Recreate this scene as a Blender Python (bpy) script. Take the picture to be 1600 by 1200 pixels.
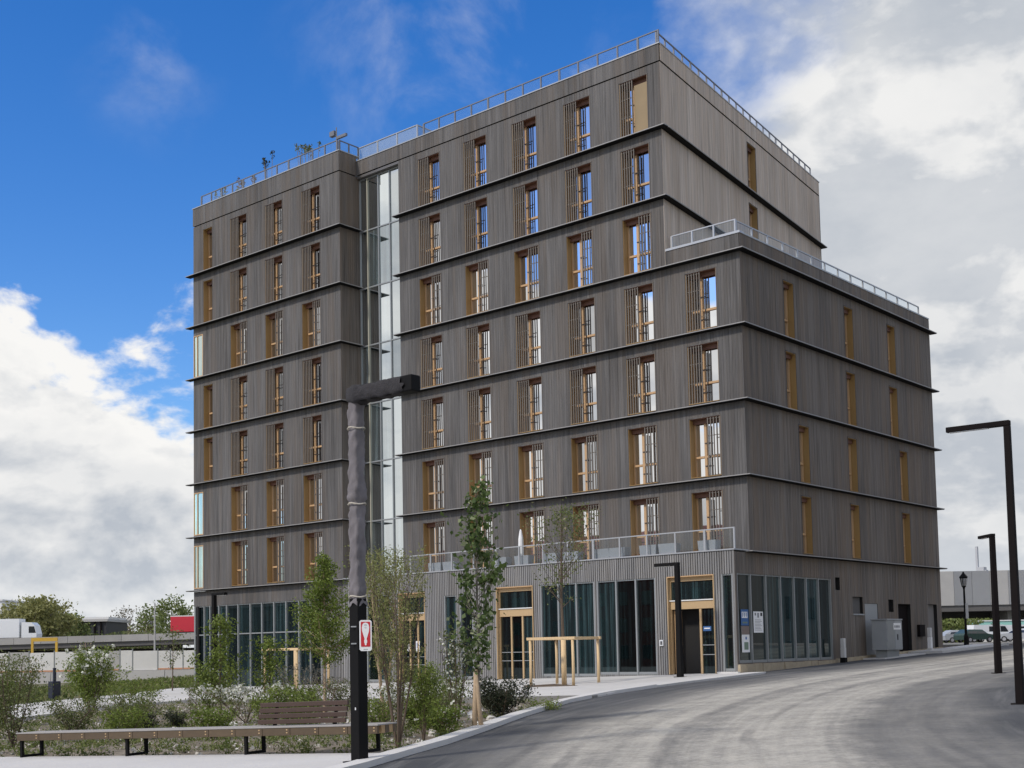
import bpy, bmesh, math, random
import numpy as np
from mathutils import Matrix, Vector

for o in list(bpy.data.objects):
    bpy.data.objects.remove(o)
scene = bpy.context.scene
COL = scene.collection
R = math.radians

# ------------------------------------------------------------------ camera
FPX, PCX, PCY = 1968.285, 800.1156, 872.1721
YAW, PITCH, ROLL = -.7087, .0723, -.0199
CAM = Vector((23.806, -41.552, 1.7))
def cam_axes():
    cy, sy, cp, sp, cr, sr = math.cos(YAW), math.sin(YAW), math.cos(PITCH), math.sin(PITCH), math.cos(ROLL), math.sin(ROLL)
    fw = Vector((sy*cp, cy*cp, sp)); rt = Vector((cy, -sy, 0)); up = rt.cross(fw)
    return cr*rt+sr*up, -sr*rt+cr*up, fw
RT, UP, FW = cam_axes()
cam = bpy.data.cameras.new('camera')
cam.sensor_width = 36; cam.lens = FPX/1600*36
cam.shift_x = -(PCX-800)/1600; cam.shift_y = (PCY-600)/1600
cam.clip_start = .1; cam.clip_end = 3000
camo = bpy.data.objects.new('camera', cam); COL.objects.link(camo)
m = Matrix((RT, UP, -FW)).transposed().to_4x4(); m.translation = CAM
camo.matrix_world = m
scene.camera = camo
def skydir(u, v):
    d = FW + RT*((u-PCX)/FPX) - UP*((v-PCY)/FPX)
    return d.normalized()

# ------------------------------------------------------------------ colour management
scene.view_settings.view_transform = 'Standard'
scene.view_settings.look = 'None'
scene.view_settings.exposure = 0.6
scene.view_settings.gamma = 1.0
scene.view_settings.use_curve_mapping = False

# ------------------------------------------------------------------ node helpers
class NT:
    def __init__(s, tree): s.t = tree; tree.nodes.clear()
    def n(s, typ, ins=None, **props):
        nd = s.t.nodes.new(typ)
        for k, v in props.items(): setattr(nd, k, v)
        for k, v in (ins or {}).items():
            sock = nd.inputs[k]
            if isinstance(v, bpy.types.NodeSocket): s.t.links.new(v, sock)
            elif isinstance(v, bpy.types.Node): s.t.links.new(v.outputs[0], sock)
            else: sock.default_value = v
        return nd
    def math(s, op, a, b=0.0, c=None, clamp=False):
        ins = {0: a, 1: b}
        if c is not None: ins[2] = c
        return s.n('ShaderNodeMath', ins, operation=op, use_clamp=clamp).outputs[0]
    def mix(s, f, a, b):
        nd = s.n('ShaderNodeMix', data_type='RGBA', clamp_factor=True)
        for idx, v in ((0, f), (6, a), (7, b)):
            if isinstance(v, bpy.types.NodeSocket): s.t.links.new(v, nd.inputs[idx])
            elif idx == 0: nd.inputs[idx].default_value = v
            else: nd.inputs[idx].default_value = (*v, 1) if len(v) == 3 else v
        return nd.outputs[2]
    def smooth(s, v, a, b, lo=0.0, hi=1.0):
        return s.n('ShaderNodeMapRange', {'Value': v, 'From Min': a, 'From Max': b, 'To Min': lo, 'To Max': hi},
                   interpolation_type='SMOOTHSTEP', clamp=True).outputs[0]
    def noise(s, vec, scale, detail=4, rough=.5, dist=0.0):
        return s.n('ShaderNodeTexNoise', {'Vector': vec, 'Scale': scale, 'Detail': detail, 'Roughness': rough, 'Distortion': dist}).outputs[0]
    def vmul(s, vec, sc):
        return s.n('ShaderNodeVectorMath', {0: vec, 1: sc}, operation='MULTIPLY').outputs[0]
    def vadd(s, vec, o):
        return s.n('ShaderNodeVectorMath', {0: vec, 1: o}, operation='ADD').outputs[0]

# ------------------------------------------------------------------ world: blue sky with cloud banks
SUN_EL, SUN_AZ = R(43), (-.25, -.968)         # direction towards the sun in plan
world = bpy.data.worlds.new('World'); scene.world = world; world.use_nodes = True
W = NT(world.node_tree)
tc = W.n('ShaderNodeTexCoord').outputs['Generated']
sky = W.n('ShaderNodeTexSky', sky_type='NISHITA', sun_disc=False, sun_elevation=SUN_EL,
          sun_rotation=math.atan2(SUN_AZ[0], SUN_AZ[1]), altitude=50, air_density=1.0, dust_density=.4, ozone_density=2.0)
blue = W.n('ShaderNodeHueSaturation', {'Hue': .513, 'Saturation': 1.42, 'Value': .88, 'Color': sky.outputs[0]}).outputs[0]
def lobe(c, edge, k):
    cd = skydir(*c); cosr = cd.dot(skydir(*edge))
    dt = W.n('ShaderNodeVectorMath', {0: tc, 1: tuple(cd)}, operation='DOT_PRODUCT').outputs['Value']
    ang = W.math('ARCCOSINE', W.math('MINIMUM', dt, .99999))
    return W.math('MULTIPLY', W.math('SUBTRACT', math.acos(min(1, cosr)), ang), k)   # >0 inside
sq = W.vmul(tc, (1, 1, 1.7))
f1 = W.noise(sq, 7.5, 9, .53, .18)
f2 = W.noise(W.vadd(sq, (.02, 0, .035)), 7.5, 7, .53, .18)
fine = W.noise(sq, 26, 6, .6, .4)
big = W.noise(W.vmul(tc, (1, 1, 2.2)), 2.3, 4, .5)
left = lobe((-200, 1300), (75, 440), 5.5)
right = lobe((2100, 520), (940, 100), 5.5)
hole = lobe((560, 60), (560, 900), 3.0)
base = W.math('MULTIPLY_ADD', big, 2.6, -1.0)                    # broken cloud over the rest of the sky
base = W.math('SUBTRACT', base, W.math('MAXIMUM', hole, 0.0))
hd = Vector((-.45*.74, -.89*.74, .67)).normalized()
hang = W.math('ARCCOSINE', W.math('MINIMUM', W.n('ShaderNodeVectorMath', {0: tc, 1: tuple(hd)}, operation='DOT_PRODUCT').outputs['Value'], .99999))
base = W.math('SUBTRACT', base, W.smooth(hang, R(20), R(30), 2.2, 0.0))
L = W.math('MAXIMUM', W.math('MINIMUM', W.math('MAXIMUM', left, right), 1.2), base)
edge_n = W.math('ADD', W.math('MULTIPLY_ADD', f1, 2.4, -1.2), W.math('MULTIPLY_ADD', fine, .4, -.2))
edge_n = W.math('MULTIPLY', edge_n, W.smooth(right, -.4, .3, 1.0, .55))
dens = W.math('ADD', L, edge_n)
soft = W.math('MULTIPLY', W.smooth(right, -.8, .6), .55)           # the bank on the right has a softer rim
alpha = W.smooth(W.math('SUBTRACT', dens, W.math('MULTIPLY', soft, .1)), .02, W.math('ADD', .24, soft))
relief = W.math('MULTIPLY_ADD', W.math('SUBTRACT', f1, f2), 6.5, .5)
layer = W.noise(W.vadd(W.vmul(tc, (1.2, 1.2, 7.5)), (3.1, .4, .2)), 2.6, 5, .5, .3)
thick = W.math('MULTIPLY', W.smooth(dens, .25, 1.5), W.smooth(layer, .36, .64))
shade = W.math('SUBTRACT', W.math('ADD', relief, .32), W.math('MULTIPLY', thick, .72), clamp=True)
greyr = W.math('MULTIPLY', W.smooth(right, -.3, .5), .36)
shade = W.math('SUBTRACT', shade, greyr, clamp=True)
mott = W.noise(W.vadd(sq, (4.2, 1.7, .6)), 5.2, 7, .58, .15)
shade = W.math('ADD', W.math('MULTIPLY', shade, .68), W.smooth(mott, .30, .70, .06, .42), clamp=True)
rim = W.math('MULTIPLY', W.math('SUBTRACT', 1.0, W.smooth(dens, .08, .75)), W.smooth(right, -.6, -.1, .28, .0))
shade = W.math('ADD', shade, rim, clamp=True)
ccol = W.mix(shade, (2.25, 2.48, 2.82), (4.8, 4.75, 4.65))
wl1 = W.math('MAXIMUM', lobe((720, 70), (950, 60), 6), lobe((235, 95), (330, 95), 9))
wn = W.noise(W.vadd(W.vmul(tc, (1, 1, 1)), (.7, 2.2, 0)), 9, 7, .58, .3)
wisp = W.math('MULTIPLY', W.smooth(wn, .47, .78), W.smooth(wl1, -.3, .9))
alpha2 = W.math('MAXIMUM', alpha, W.math('MULTIPLY', wisp, .6))
hz = W.n('ShaderNodeSeparateXYZ', {0: tc}).outputs['Z']
haze_c = W.smooth(hz, .0, .10)
skyc = W.mix(alpha2, blue, ccol)
skyc = W.mix(W.math('MULTIPLY', W.math('SUBTRACT', 1.0, haze_c), .45), skyc, (3.2, 3.45, 3.75))
bg = W.n('ShaderNodeBackground', {'Color': skyc, 'Strength': .13})
W.n('ShaderNodeOutputWorld', {'Surface': bg.outputs[0]})
try: world.cycles.sampling_method = 'MANUAL'; world.cycles.sample_map_resolution = 1024
except Exception: pass

# ------------------------------------------------------------------ sun through thin cloud
sl = bpy.data.lights.new('sun', 'SUN'); sl.energy = 1.75; sl.angle = R(6); sl.color = (1, .93, .83)
so = bpy.data.objects.new('sun', sl); COL.objects.link(so)
sd = Vector((SUN_AZ[0]*math.cos(SUN_EL), SUN_AZ[1]*math.cos(SUN_EL), math.sin(SUN_EL)))
so.rotation_euler = (-sd).to_track_quat('-Z', 'Y').to_euler(); so.location = (30, 10, 60)

# ------------------------------------------------------------------ ground level
def gz(x, y): return .62+.021*min(max(x, -60), 30)+.033*(min(max(y, -90), 22)+1.1)

# ------------------------------------------------------------------ materials
MATS = {}
def mat(name, col=(.5, .5, .5), rough=.7, metal=0.0, spec=.5, var=.12, vscale=3.0, bump=0.0, bscale=20, stretch=(1, 1, 1)):
    mt = bpy.data.materials.new(name); mt.use_nodes = True
    T = NT(mt.node_tree)
    co = T.n('ShaderNodeTexCoord').outputs['Object']
    v = T.vmul(co, stretch)
    n1 = T.noise(v, vscale, 5, .6)
    rnd = T.n('ShaderNodeObjectInfo').outputs['Random']
    k = T.math('ADD', T.math('MULTIPLY_ADD', n1, 2*var, 1-var), T.math('MULTIPLY_ADD', rnd, var*.8, -var*.4))
    c = T.n('ShaderNodeVectorMath', {0: col, 1: T.n('ShaderNodeCombineXYZ', {0: k, 1: k, 2: k}).outputs[0]}, operation='MULTIPLY').outputs[0]
    p = T.n('ShaderNodeBsdfPrincipled', {'Base Color': c, 'Roughness': rough, 'Metallic': metal, 'Specular IOR Level': spec})
    if bump:
        b = T.n('ShaderNodeBump', {'Strength': bump, 'Distance': .02, 'Height': T.noise(v, bscale, 5, .6)})
        T.t.links.new(b.outputs[0], p.inputs['Normal'])
    T.n('ShaderNodeOutputMaterial', {'Surface': p.outputs[0]})
    MATS[name] = mt
    return mt

def wood_cladding(name, a, b, warm, warmth):
    mt = bpy.data.materials.new(name); mt.use_nodes = True
    T = NT(mt.node_tree)
    co = T.n('ShaderNodeTexCoord').outputs['Object']
    isl = T.n('ShaderNodeNewGeometry').outputs['Random Per Island']
    streak = T.noise(T.vmul(co, (9, 9, .35)), 1.6, 6, .65)
    patch = T.noise(T.vmul(co, (1, 1, .22)), .55, 3, .5)
    grain = T.noise(T.vmul(co, (45, 45, 1.2)), 1.5, 4, .6)
    f = T.math('ADD', T.math('MULTIPLY', isl, .26), T.math('MULTIPLY_ADD', streak, 1.15, -.46))
    f = T.math('ADD', f, T.math('MULTIPLY_ADD', patch, 1.5, -.62))
    c = T.mix(T.math('ADD', f, .12, clamp=True), a, b)
    pale = T.smooth(T.noise(T.vmul(co, (4.2, 4.2, .13)), 1.35, 5, .62), .50, .68, 0, .45)
    c = T.mix(pale, c, tuple(x*1.32 for x in b))
    deep = T.smooth(T.noise(T.vadd(T.vmul(co, (5.5, 5.5, .2)), (7, 3, 1)), 1.2, 4, .6), .52, .68, 0, .5)
    c = T.mix(deep, c, tuple(x*.62 for x in a))
    w = T.math('MULTIPLY', T.smooth(T.noise(T.vmul(co, (2.2, 2.2, .15)), 1.0, 3, .5), .42, .66), warmth)
    c = T.mix(w, c, warm)
    c = T.mix(T.smooth(grain, .56, .75, 0, .35), c, tuple(x*.5 for x in a))
    b_ = T.n('ShaderNodeBump', {'Strength': .35, 'Distance': .006, 'Height': grain})
    p = T.n('ShaderNodeBsdfPrincipled', {'Base Color': c, 'Roughness': .78, 'Specular IOR Level': .3, 'Normal': b_.outputs[0]})
    T.n('ShaderNodeOutputMaterial', {'Surface': p.outputs[0]})
    MATS[name] = mt; return mt
M_CLAD = wood_cladding('weathered_timber', (.066, .063, .061), (.145, .140, .137), (.145, .115, .09), .35)
M_CLADW = wood_cladding('weathered_timber_brown', (.085, .074, .064), (.19, .168, .147), (.175, .135, .10), .6)
M_CLADT = wood_cladding('weathered_timber_taupe_lit', (.36, .305, .25), (.58, .505, .43), (.50, .40, .31), .6)  # taupe timber, base colour raised to carry the brighter light on the tower side
M_BATTEN = wood_cladding('grey_timber_battens', (.15, .148, .146), (.28, .276, .272), (.26, .23, .19), .2)

def glass_mirror(name, dark, refl, tint=(1, 1, 1), rough=.015, wave=.12):
    mt = bpy.data.materials.new(name); mt.use_nodes = True
    T = NT(mt.node_tree)
    co = T.n('ShaderNodeTexCoord').outputs['Object']
    rnd = T.n('ShaderNodeObjectInfo').outputs['Random']
    off = T.n('ShaderNodeCombineXYZ', {0: T.math('MULTIPLY', rnd, 50)}).outputs[0]
    v = T.vadd(co, off)
    b = T.n('ShaderNodeBump', {'Strength': wave, 'Distance': .01, 'Height': T.noise(v, .9, 2, .5)})
    dcol = T.mix(T.smooth(T.noise(T.vmul(v, (6, 6, .12)), 1, 4, .6), .48, .64), dark, tuple(x*3.2+.004 for x in dark))
    dv = T.math('MULTIPLY_ADD', T.math('FRACT', T.math('MULTIPLY', rnd, 7.7)), 1.7, .35)
    dcol = T.n('ShaderNodeVectorMath', {0: dcol, 1: T.n('ShaderNodeCombineXYZ', {0: dv, 1: dv, 2: dv}).outputs[0]}, operation='MULTIPLY').outputs[0]
    d = T.n('ShaderNodeBsdfDiffuse', {'Color': dcol})
    g = T.n('ShaderNodeBsdfGlossy', {'Color': (*tint, 1), 'Roughness': rough, 'Normal': b.outputs[0]})
    fr = T.n('ShaderNodeFresnel', {'IOR': 1.52})
    rr_ = T.math('MULTIPLY', T.math('MULTIPLY_ADD', T.math('FRACT', T.math('MULTIPLY', rnd, 17.3)), .5, .6), refl)
    fac = T.math('ADD', rr_, T.math('MULTIPLY', fr.outputs[0], T.math('SUBTRACT', 1.0, rr_)), clamp=True)
    mx = T.n('ShaderNodeMixShader', {0: fac, 1: d.outputs[0], 2: g.outputs[0]})
    T.n('ShaderNodeOutputMaterial', {'Surface': mx.outputs[0]})
    MATS[name] = mt; return mt
M_PANE = glass_mirror('coated_window_glass', (.012, .012, .013), .80, (.97, .98, 1))
M_STRIP = glass_mirror('stair_glass', (.03, .04, .042), .76, (.93, .98, 1))
M_GF = glass_mirror('shopfront_glass', (.005, .0105, .0115), .07, (.85, .95, .97), wave=.04)
M_PALEG = glass_mirror('pale_corner_glass', (.20, .30, .28), .5, (.9, 1, .98))

def clear_glass(name, tint, op):
    mt = bpy.data.materials.new(name); mt.use_nodes = True
    T = NT(mt.node_tree)
    tr = T.n('ShaderNodeBsdfTransparent', {'Color': (*tint, 1)})
    g = T.n('ShaderNodeBsdfGlossy', {'Color': (1, 1, 1, 1), 'Roughness': .03})
    df = T.n('ShaderNodeBsdfDiffuse', {'Color': (.5, .55, .55, 1)})
    fr = T.n('ShaderNodeMath', {0: T.n('ShaderNodeLayerWeight', {'Blend': .12}).outputs['Facing'], 1: .35}, operation='MULTIPLY')
    m1 = T.n('ShaderNodeMixShader', {0: op, 1: tr.outputs[0], 2: df.outputs[0]})
    m2 = T.n('ShaderNodeMixShader', {0: fr.outputs[0], 1: m1.outputs[0], 2: g.outputs[0]})
    T.n('ShaderNodeOutputMaterial', {'Surface': m2.outputs[0]})
    MATS[name] = mt; return mt
M_CLEAR = clear_glass('balustrade_glass', (.93, .96, .96), .06)
M_FROST = clear_glass('screen_glass', (.72, .80, .80), .35)

def leafmat(name, a, b, c=None, trans=.35):
    mt = bpy.data.materials.new(name); mt.use_nodes = True
    T = NT(mt.node_tree)
    isl = T.n('ShaderNodeNewGeometry').outputs['Random Per Island']
    co = T.n('ShaderNodeTexCoord').outputs['Object']
    n1 = T.noise(co, 1.6, 3, .5)
    f = T.math('ADD', T.math('MULTIPLY', isl, .7), T.math('MULTIPLY_ADD', n1, 1.2, -.45), clamp=True)
    col = T.mix(f, a, b)
    if c: col = T.mix(T.smooth(isl, .86, .93), col, c)
    d = T.n('ShaderNodeBsdfPrincipled', {'Base Color': col, 'Roughness': .55, 'Specular IOR Level': .35})
    tr = T.n('ShaderNodeBsdfTranslucent', {'Color': col})
    mx = T.n('ShaderNodeMixShader', {0: trans, 1: d.outputs[0], 2: tr.outputs[0]})
    T.n('ShaderNodeOutputMaterial', {'Surface': mx.outputs[0]})
    MATS[name] = mt; return mt
LF_POP = leafmat('poplar_leaf', (.045, .078, .02), (.14, .20, .055), (.33, .37, .2))
LF_CON = leafmat('fresh_green_leaf', (.085, .135, .018), (.24, .30, .06))
LF_WIL = leafmat('olive_leaf', (.13, .15, .042), (.32, .33, .12))
LF_BUSH = leafmat('bush_leaf', (.085, .13, .018), (.25, .31, .065))
LF_DARK = leafmat('dark_evergreen_leaf', (.018, .026, .014), (.05, .06, .03))
LF_MIX = leafmat('mixed_leaf', (.07, .095, .025), (.21, .24, .09), (.28, .24, .15))
LF_GREY = leafmat('grey_twig_leaf', (.12, .11, .08), (.28, .26, .2))
LF_FAR = leafmat('far_leaf', (.10, .14, .035), (.24, .28, .09))
LF_FARY = leafmat('far_yellow_leaf', (.17, .18, .055), (.36, .35, .14))
LF_RED = leafmat('far_bronze_leaf', (.08, .045, .04), (.17, .11, .09))
BLOSSOM = leafmat('white_blossom', (.55, .57, .48), (.8, .8, .72), trans=.2)
LF_GRASS = leafmat('grass_blade', (.08, .12, .025), (.22, .25, .075), (.29, .26, .14))

mat('dark_ledge_metal', (.13, .125, .12), .45, .3, var=.08)
mat('ledge_lip', (.30, .29, .28), .5, .2, var=.08)
mat('backing_black', (.012, .012, .012), .9, var=.02)
mat('coping_metal', (.36, .37, .37), .45, .35, var=.06)
mat('ochre_wood', (.31, .19, .066), .55, var=.14, vscale=6, stretch=(4, 4, .5))
mat('frame_wood', (.50, .32, .165), .5, var=.12, vscale=5, stretch=(4, 4, .6))
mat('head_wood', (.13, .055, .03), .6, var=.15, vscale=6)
mat('slat_wood', (.165, .145, .124), .7, var=.18, vscale=5, stretch=(6, 6, .5))
mat('pale_pine', (.46, .32, .17), .55, var=.12, vscale=5, stretch=(4, 4, .6))
mat('grey_metal', (.30, .315, .315), .42, .35, var=.06)
mat('mid_grey_metal', (.33, .345, .35), .5, .2, var=.1, vscale=1.5)
mat('rail_metal', (.40, .41, .42), .4, .3, var=.06)
mat('roof_rail_metal', (.15, .16, .185), .5, .1, var=.06)
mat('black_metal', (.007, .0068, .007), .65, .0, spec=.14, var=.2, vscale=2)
mat('brown_black_metal', (.009, .0068, .0068), .7, spec=.10, var=.2)
mat('wall_render', (.22, .215, .21), .85, var=.1)
mat('roof_gravel', (.3, .3, .29), .9, var=.2, vscale=8)
mat('planter_grey', (.27, .28, .30), .7, var=.06)
mat('white_plastic', (.78, .78, .77), .5, var=.03)
mat('white_paint', (.72, .72, .71), .5, var=.08)
mat('sign_red', (.52, .018, .03), .4, var=.05)
mat('sign_white', (.80, .80, .79), .4, var=.03)
mat('ink_grey', (.16, .16, .17), .6, var=.05)
mat('ink_dark', (.03, .03, .035), .6, var=.05)
mat('poster_blue', (.04, .12, .30), .5, var=.1)
mat('photo_green', (.16, .22, .16), .6, var=.3, vscale=30)
mat('photo_brown', (.18, .14, .12), .6, var=.4, vscale=30)
mat('cloth_wrap', (.18, .166, .172), .95, var=.6, vscale=5, bump=1.0, bscale=9, stretch=(1, 1, .45))
mat('dark_cloth', (.036, .034, .037), .95, var=.45, vscale=9, bump=1.0, bscale=30)
mat('cord', (.50, .46, .38), .9, var=.1)
mat('bench_beam', (.095, .066, .037), .65, var=.25, vscale=5, stretch=(1, 1, 4))
mat('bench_top', (.30, .285, .27), .75, var=.12, vscale=5)
mat('bench_end', (.36, .24, .12), .7, var=.2, vscale=8)
mat('bench_back', (.062, .036, .026), .6, var=.2, vscale=5)
mat('stake_wood', (.62, .45, .25), .7, var=.2, vscale=6, stretch=(3, 3, .6))
mat('bark_brown', (.11, .08, .055), .9, var=.3, vscale=15)
mat('bark_pale', (.42, .31, .20), .85, var=.3, vscale=12)
mat('bark_grey', (.20, .18, .15), .9, var=.3, vscale=15)
mat('red_tarp', (.55, .025, .045), .5, var=.06)
mat('yellow_paint', (.62, .38, .05), .5, var=.1)
mat('viaduct_concrete', (.34, .33, .31), .85, var=.18, vscale=.5)
mat('dark_concrete', (.12, .115, .11), .9, var=.2, vscale=.6)
mat('hoarding_white', (.70, .69, .66), .6, var=.1, vscale=.8)
mat('hoarding_grey', (.42, .41, .39), .7, var=.1, vscale=.8)
mat('hoarding_trim', (.55, .28, .16), .6, var=.1)
mat('fascia_metal', (.29, .295, .30), .55, .15, var=.1, vscale=.7)
mat('brick_red', (.15, .035, .025), .85, var=.2)
mat('old_building', (.17, .16, .15), .85, var=.2, vscale=.4)
mat('car_green', (.03, .06, .05), .25, spec=.6, var=.05)
mat('car_white', (.75, .77, .78), .3, spec=.6, var=.03)
mat('car_silver', (.45, .47, .49), .3, .3, spec=.6, var=.03)
mat('car_glass', (.02, .024, .028), .08, spec=.9, var=.02)
mat('tyre', (.02, .02, .02), .8, var=.1)
mat('rim', (.5, .5, .52), .35, .6, var=.05)
mat('lamp_lens', (.6, .6, .58), .3, var=.03)
mat('stone_pale', (.55, .53, .48), .9, var=.2, vscale=9, bump=.5)
mat('plinth_stone', (.36, .30, .21), .9, var=.35, vscale=4, bump=.8, bscale=9)
mat('concrete_kerb', (.56, .55, .53), .85, var=.1, vscale=2)
mat('concrete_edge', (.20, .195, .185), .9, var=.2, vscale=3)
mat('teal_paint', (.32, .62, .55), .6, var=.1)
mat('pale_mullion', (.36, .35, .28), .5, var=.05)
mat('crane_grey', (.42, .43, .45), .7, var=.05)
mat('bin_blue', (.018, .022, .04), .5, var=.1)

def ground_mat(name, stops, scales, bump=.4, rough=.9, extra=None):
    mt = bpy.data.materials.new(name); mt.use_nodes = True
    T = NT(mt.node_tree)
    co = T.n('ShaderNodeTexCoord').outputs['Object']
    big_ = T.noise(co, scales[0], 5, .55); small = T.noise(co, scales[1], 6, .7)
    f = T.math('ADD', T.math('MULTIPLY_ADD', big_, 1.3, -.4), T.math('MULTIPLY_ADD', small, 1.0, -.5), clamp=True)
    c = T.mix(f, *stops[:2])
    if len(stops) > 2: c = T.mix(T.smooth(T.noise(co, scales[0]*2.7, 5, .6), .54, .66), c, stops[2])
    if extra: c = extra(T, co, c)
    b = T.n('ShaderNodeBump', {'Strength': bump, 'Distance': .02, 'Height': small})
    p = T.n('ShaderNodeBsdfPrincipled', {'Base Color': c, 'Roughness': rough, 'Specular IOR Level': .3, 'Normal': b.outputs[0]})
    T.n('ShaderNodeOutputMaterial', {'Surface': p.outputs[0]})
    MATS[name] = mt; return mt
def road_extra(T, co, c):
    # dust laid by tyres along the curve of the road: bands of constant offset from an arc
    xyz = T.n('ShaderNodeSeparateXYZ', {0: co})
    yy = T.math('MINIMUM', T.math('ADD', xyz.outputs[1], 2.0), 0.0)
    kx = T.math('MULTIPLY_ADD', T.math('MULTIPLY', yy, yy), .0125, .95)
    r0 = T.math('SUBTRACT', xyz.outputs[0], kx)                       # distance from the kerb line
    pc = T.n('ShaderNodeCombineXYZ', {0: r0, 1: xyz.outputs[1], 2: 0.0}).outputs[0]
    wob = T.noise(co, .25, 4, .55)
    rr = T.math('ADD', r0, T.math('MULTIPLY_ADD', wob, 2.4, -1.2))
    lane = T.math('MULTIPLY', T.smooth(rr, .9, 4.4), T.math('SUBTRACT', 1.0, T.math('ADD', T.smooth(rr, 8.2, 8.9, 0, .6), T.smooth(rr, 10.2, 11.4, 0, .4))))
    streak = T.noise(T.vmul(pc, (1, .045, 1)), 3.6, 8, .72)
    streak2 = T.noise(T.vmul(pc, (1, .03, 1)), .9, 4, .6)
    blot = T.noise(co, 1.3, 6, .65)
    grain = T.noise(co, 9, 6, .7)
    d = T.math('ADD', T.smooth(streak, .30, .70, .50, .68), T.smooth(streak2, .36, .64, -.06, .26))
    d = T.math('ADD', d, T.smooth(grain, .3, .7, -.14, .14))
    dust = T.math('MULTIPLY', lane, T.math('ADD', d, T.smooth(blot, .35, .7, -.10, .2)), clamp=True)
    sp = T.smooth(T.math('ADD', T.math('MULTIPLY', T.noise(co, 38, 4, .8), .5), T.math('MULTIPLY', T.noise(co, 13, 5, .75), .5)), .36, .62, .0, 1.0)
    c = T.mix(dust, c, T.mix(sp, (.38, .36, .315), (.50, .475, .42)))
    c = T.mix(T.smooth(T.noise(co, 70, 2, .8), .60, .74, 0, .5), c, (.07, .07, .07))
    wt = T.math('MULTIPLY_ADD', T.noise(T.vmul(pc, (.3, .12, 1)), 1.0, 2, .5), 1.6, -.8)
    rt_ = T.math('ADD', r0, wt); trk = None
    for q_ in (1.7, 2.15, 3.35, 5.1, 6.7, 9.4, 9.9):
        k_ = T.math('SUBTRACT', 1.0, T.smooth(T.math('ABSOLUTE', T.math('SUBTRACT', rt_, q_)), .05, .20))
        trk = k_ if trk is None else T.math('MAXIMUM', trk, k_)
    trk = T.math('MULTIPLY', trk, T.smooth(T.noise(T.vmul(pc, (1, .2, 1)), 1.4, 5, .65), .38, .62, .04, .42))
    c = T.mix(trk, c, (.085, .085, .088))
    outer = T.math('MULTIPLY', T.math('SUBTRACT', 1.0, lane), T.smooth(T.noise(T.vmul(pc, (1, .07, 1)), 1.9, 6, .66), .46, .72, 0, .6))
    return T.mix(outer, c, (.20, .197, .19))
ground_mat('asphalt', ((.055, .058, .063), (.125, .127, .132)), (.35, 55), .5, .88, road_extra)
def plaza_extra(T, co, c):
    rot = T.n('ShaderNodeMapping', {'Vector': co, 'Rotation': (0, 0, .0)}).outputs[0]
    br = T.n('ShaderNodeTexBrick', {'Vector': rot, 'Color1': (1, 1, 1, 1), 'Color2': (.93, .93, .92, 1), 'Mortar': (.72, .71, .69, 1), 'Scale': .5,
                                    'Mortar Size': .006, 'Brick Width': .9, 'Row Height': .9})
    return T.n('ShaderNodeVectorMath', {0: c, 1: br.outputs[0]}, operation='MULTIPLY').outputs[0]
ground_mat('plaza_concrete', ((.52, .51, .49), (.68, .67, .65)), (.5, 18), .15, .85, plaza_extra)
ground_mat('path_concrete', ((.50, .49, .475), (.62, .61, .595)), (.6, 25), .2, .85)
ground_mat('sandy_mulch', ((.15, .125, .095), (.36, .32, .265), (.10, .085, .06)), (1.1, 14), 1.0, .95)
ground_mat('grass_ground', ((.085, .095, .045), (.19, .18, .11), (.25, .22, .16)), (.5, 9), .8, .95)
ground_mat('far_ground', ((.16, .155, .14), (.28, .27, .25)), (.05, 2), .4, .95)
ground_mat('red_paving', ((.34, .30, .27), (.46, .42, .39)), (.6, 12), .3, .9)

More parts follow.
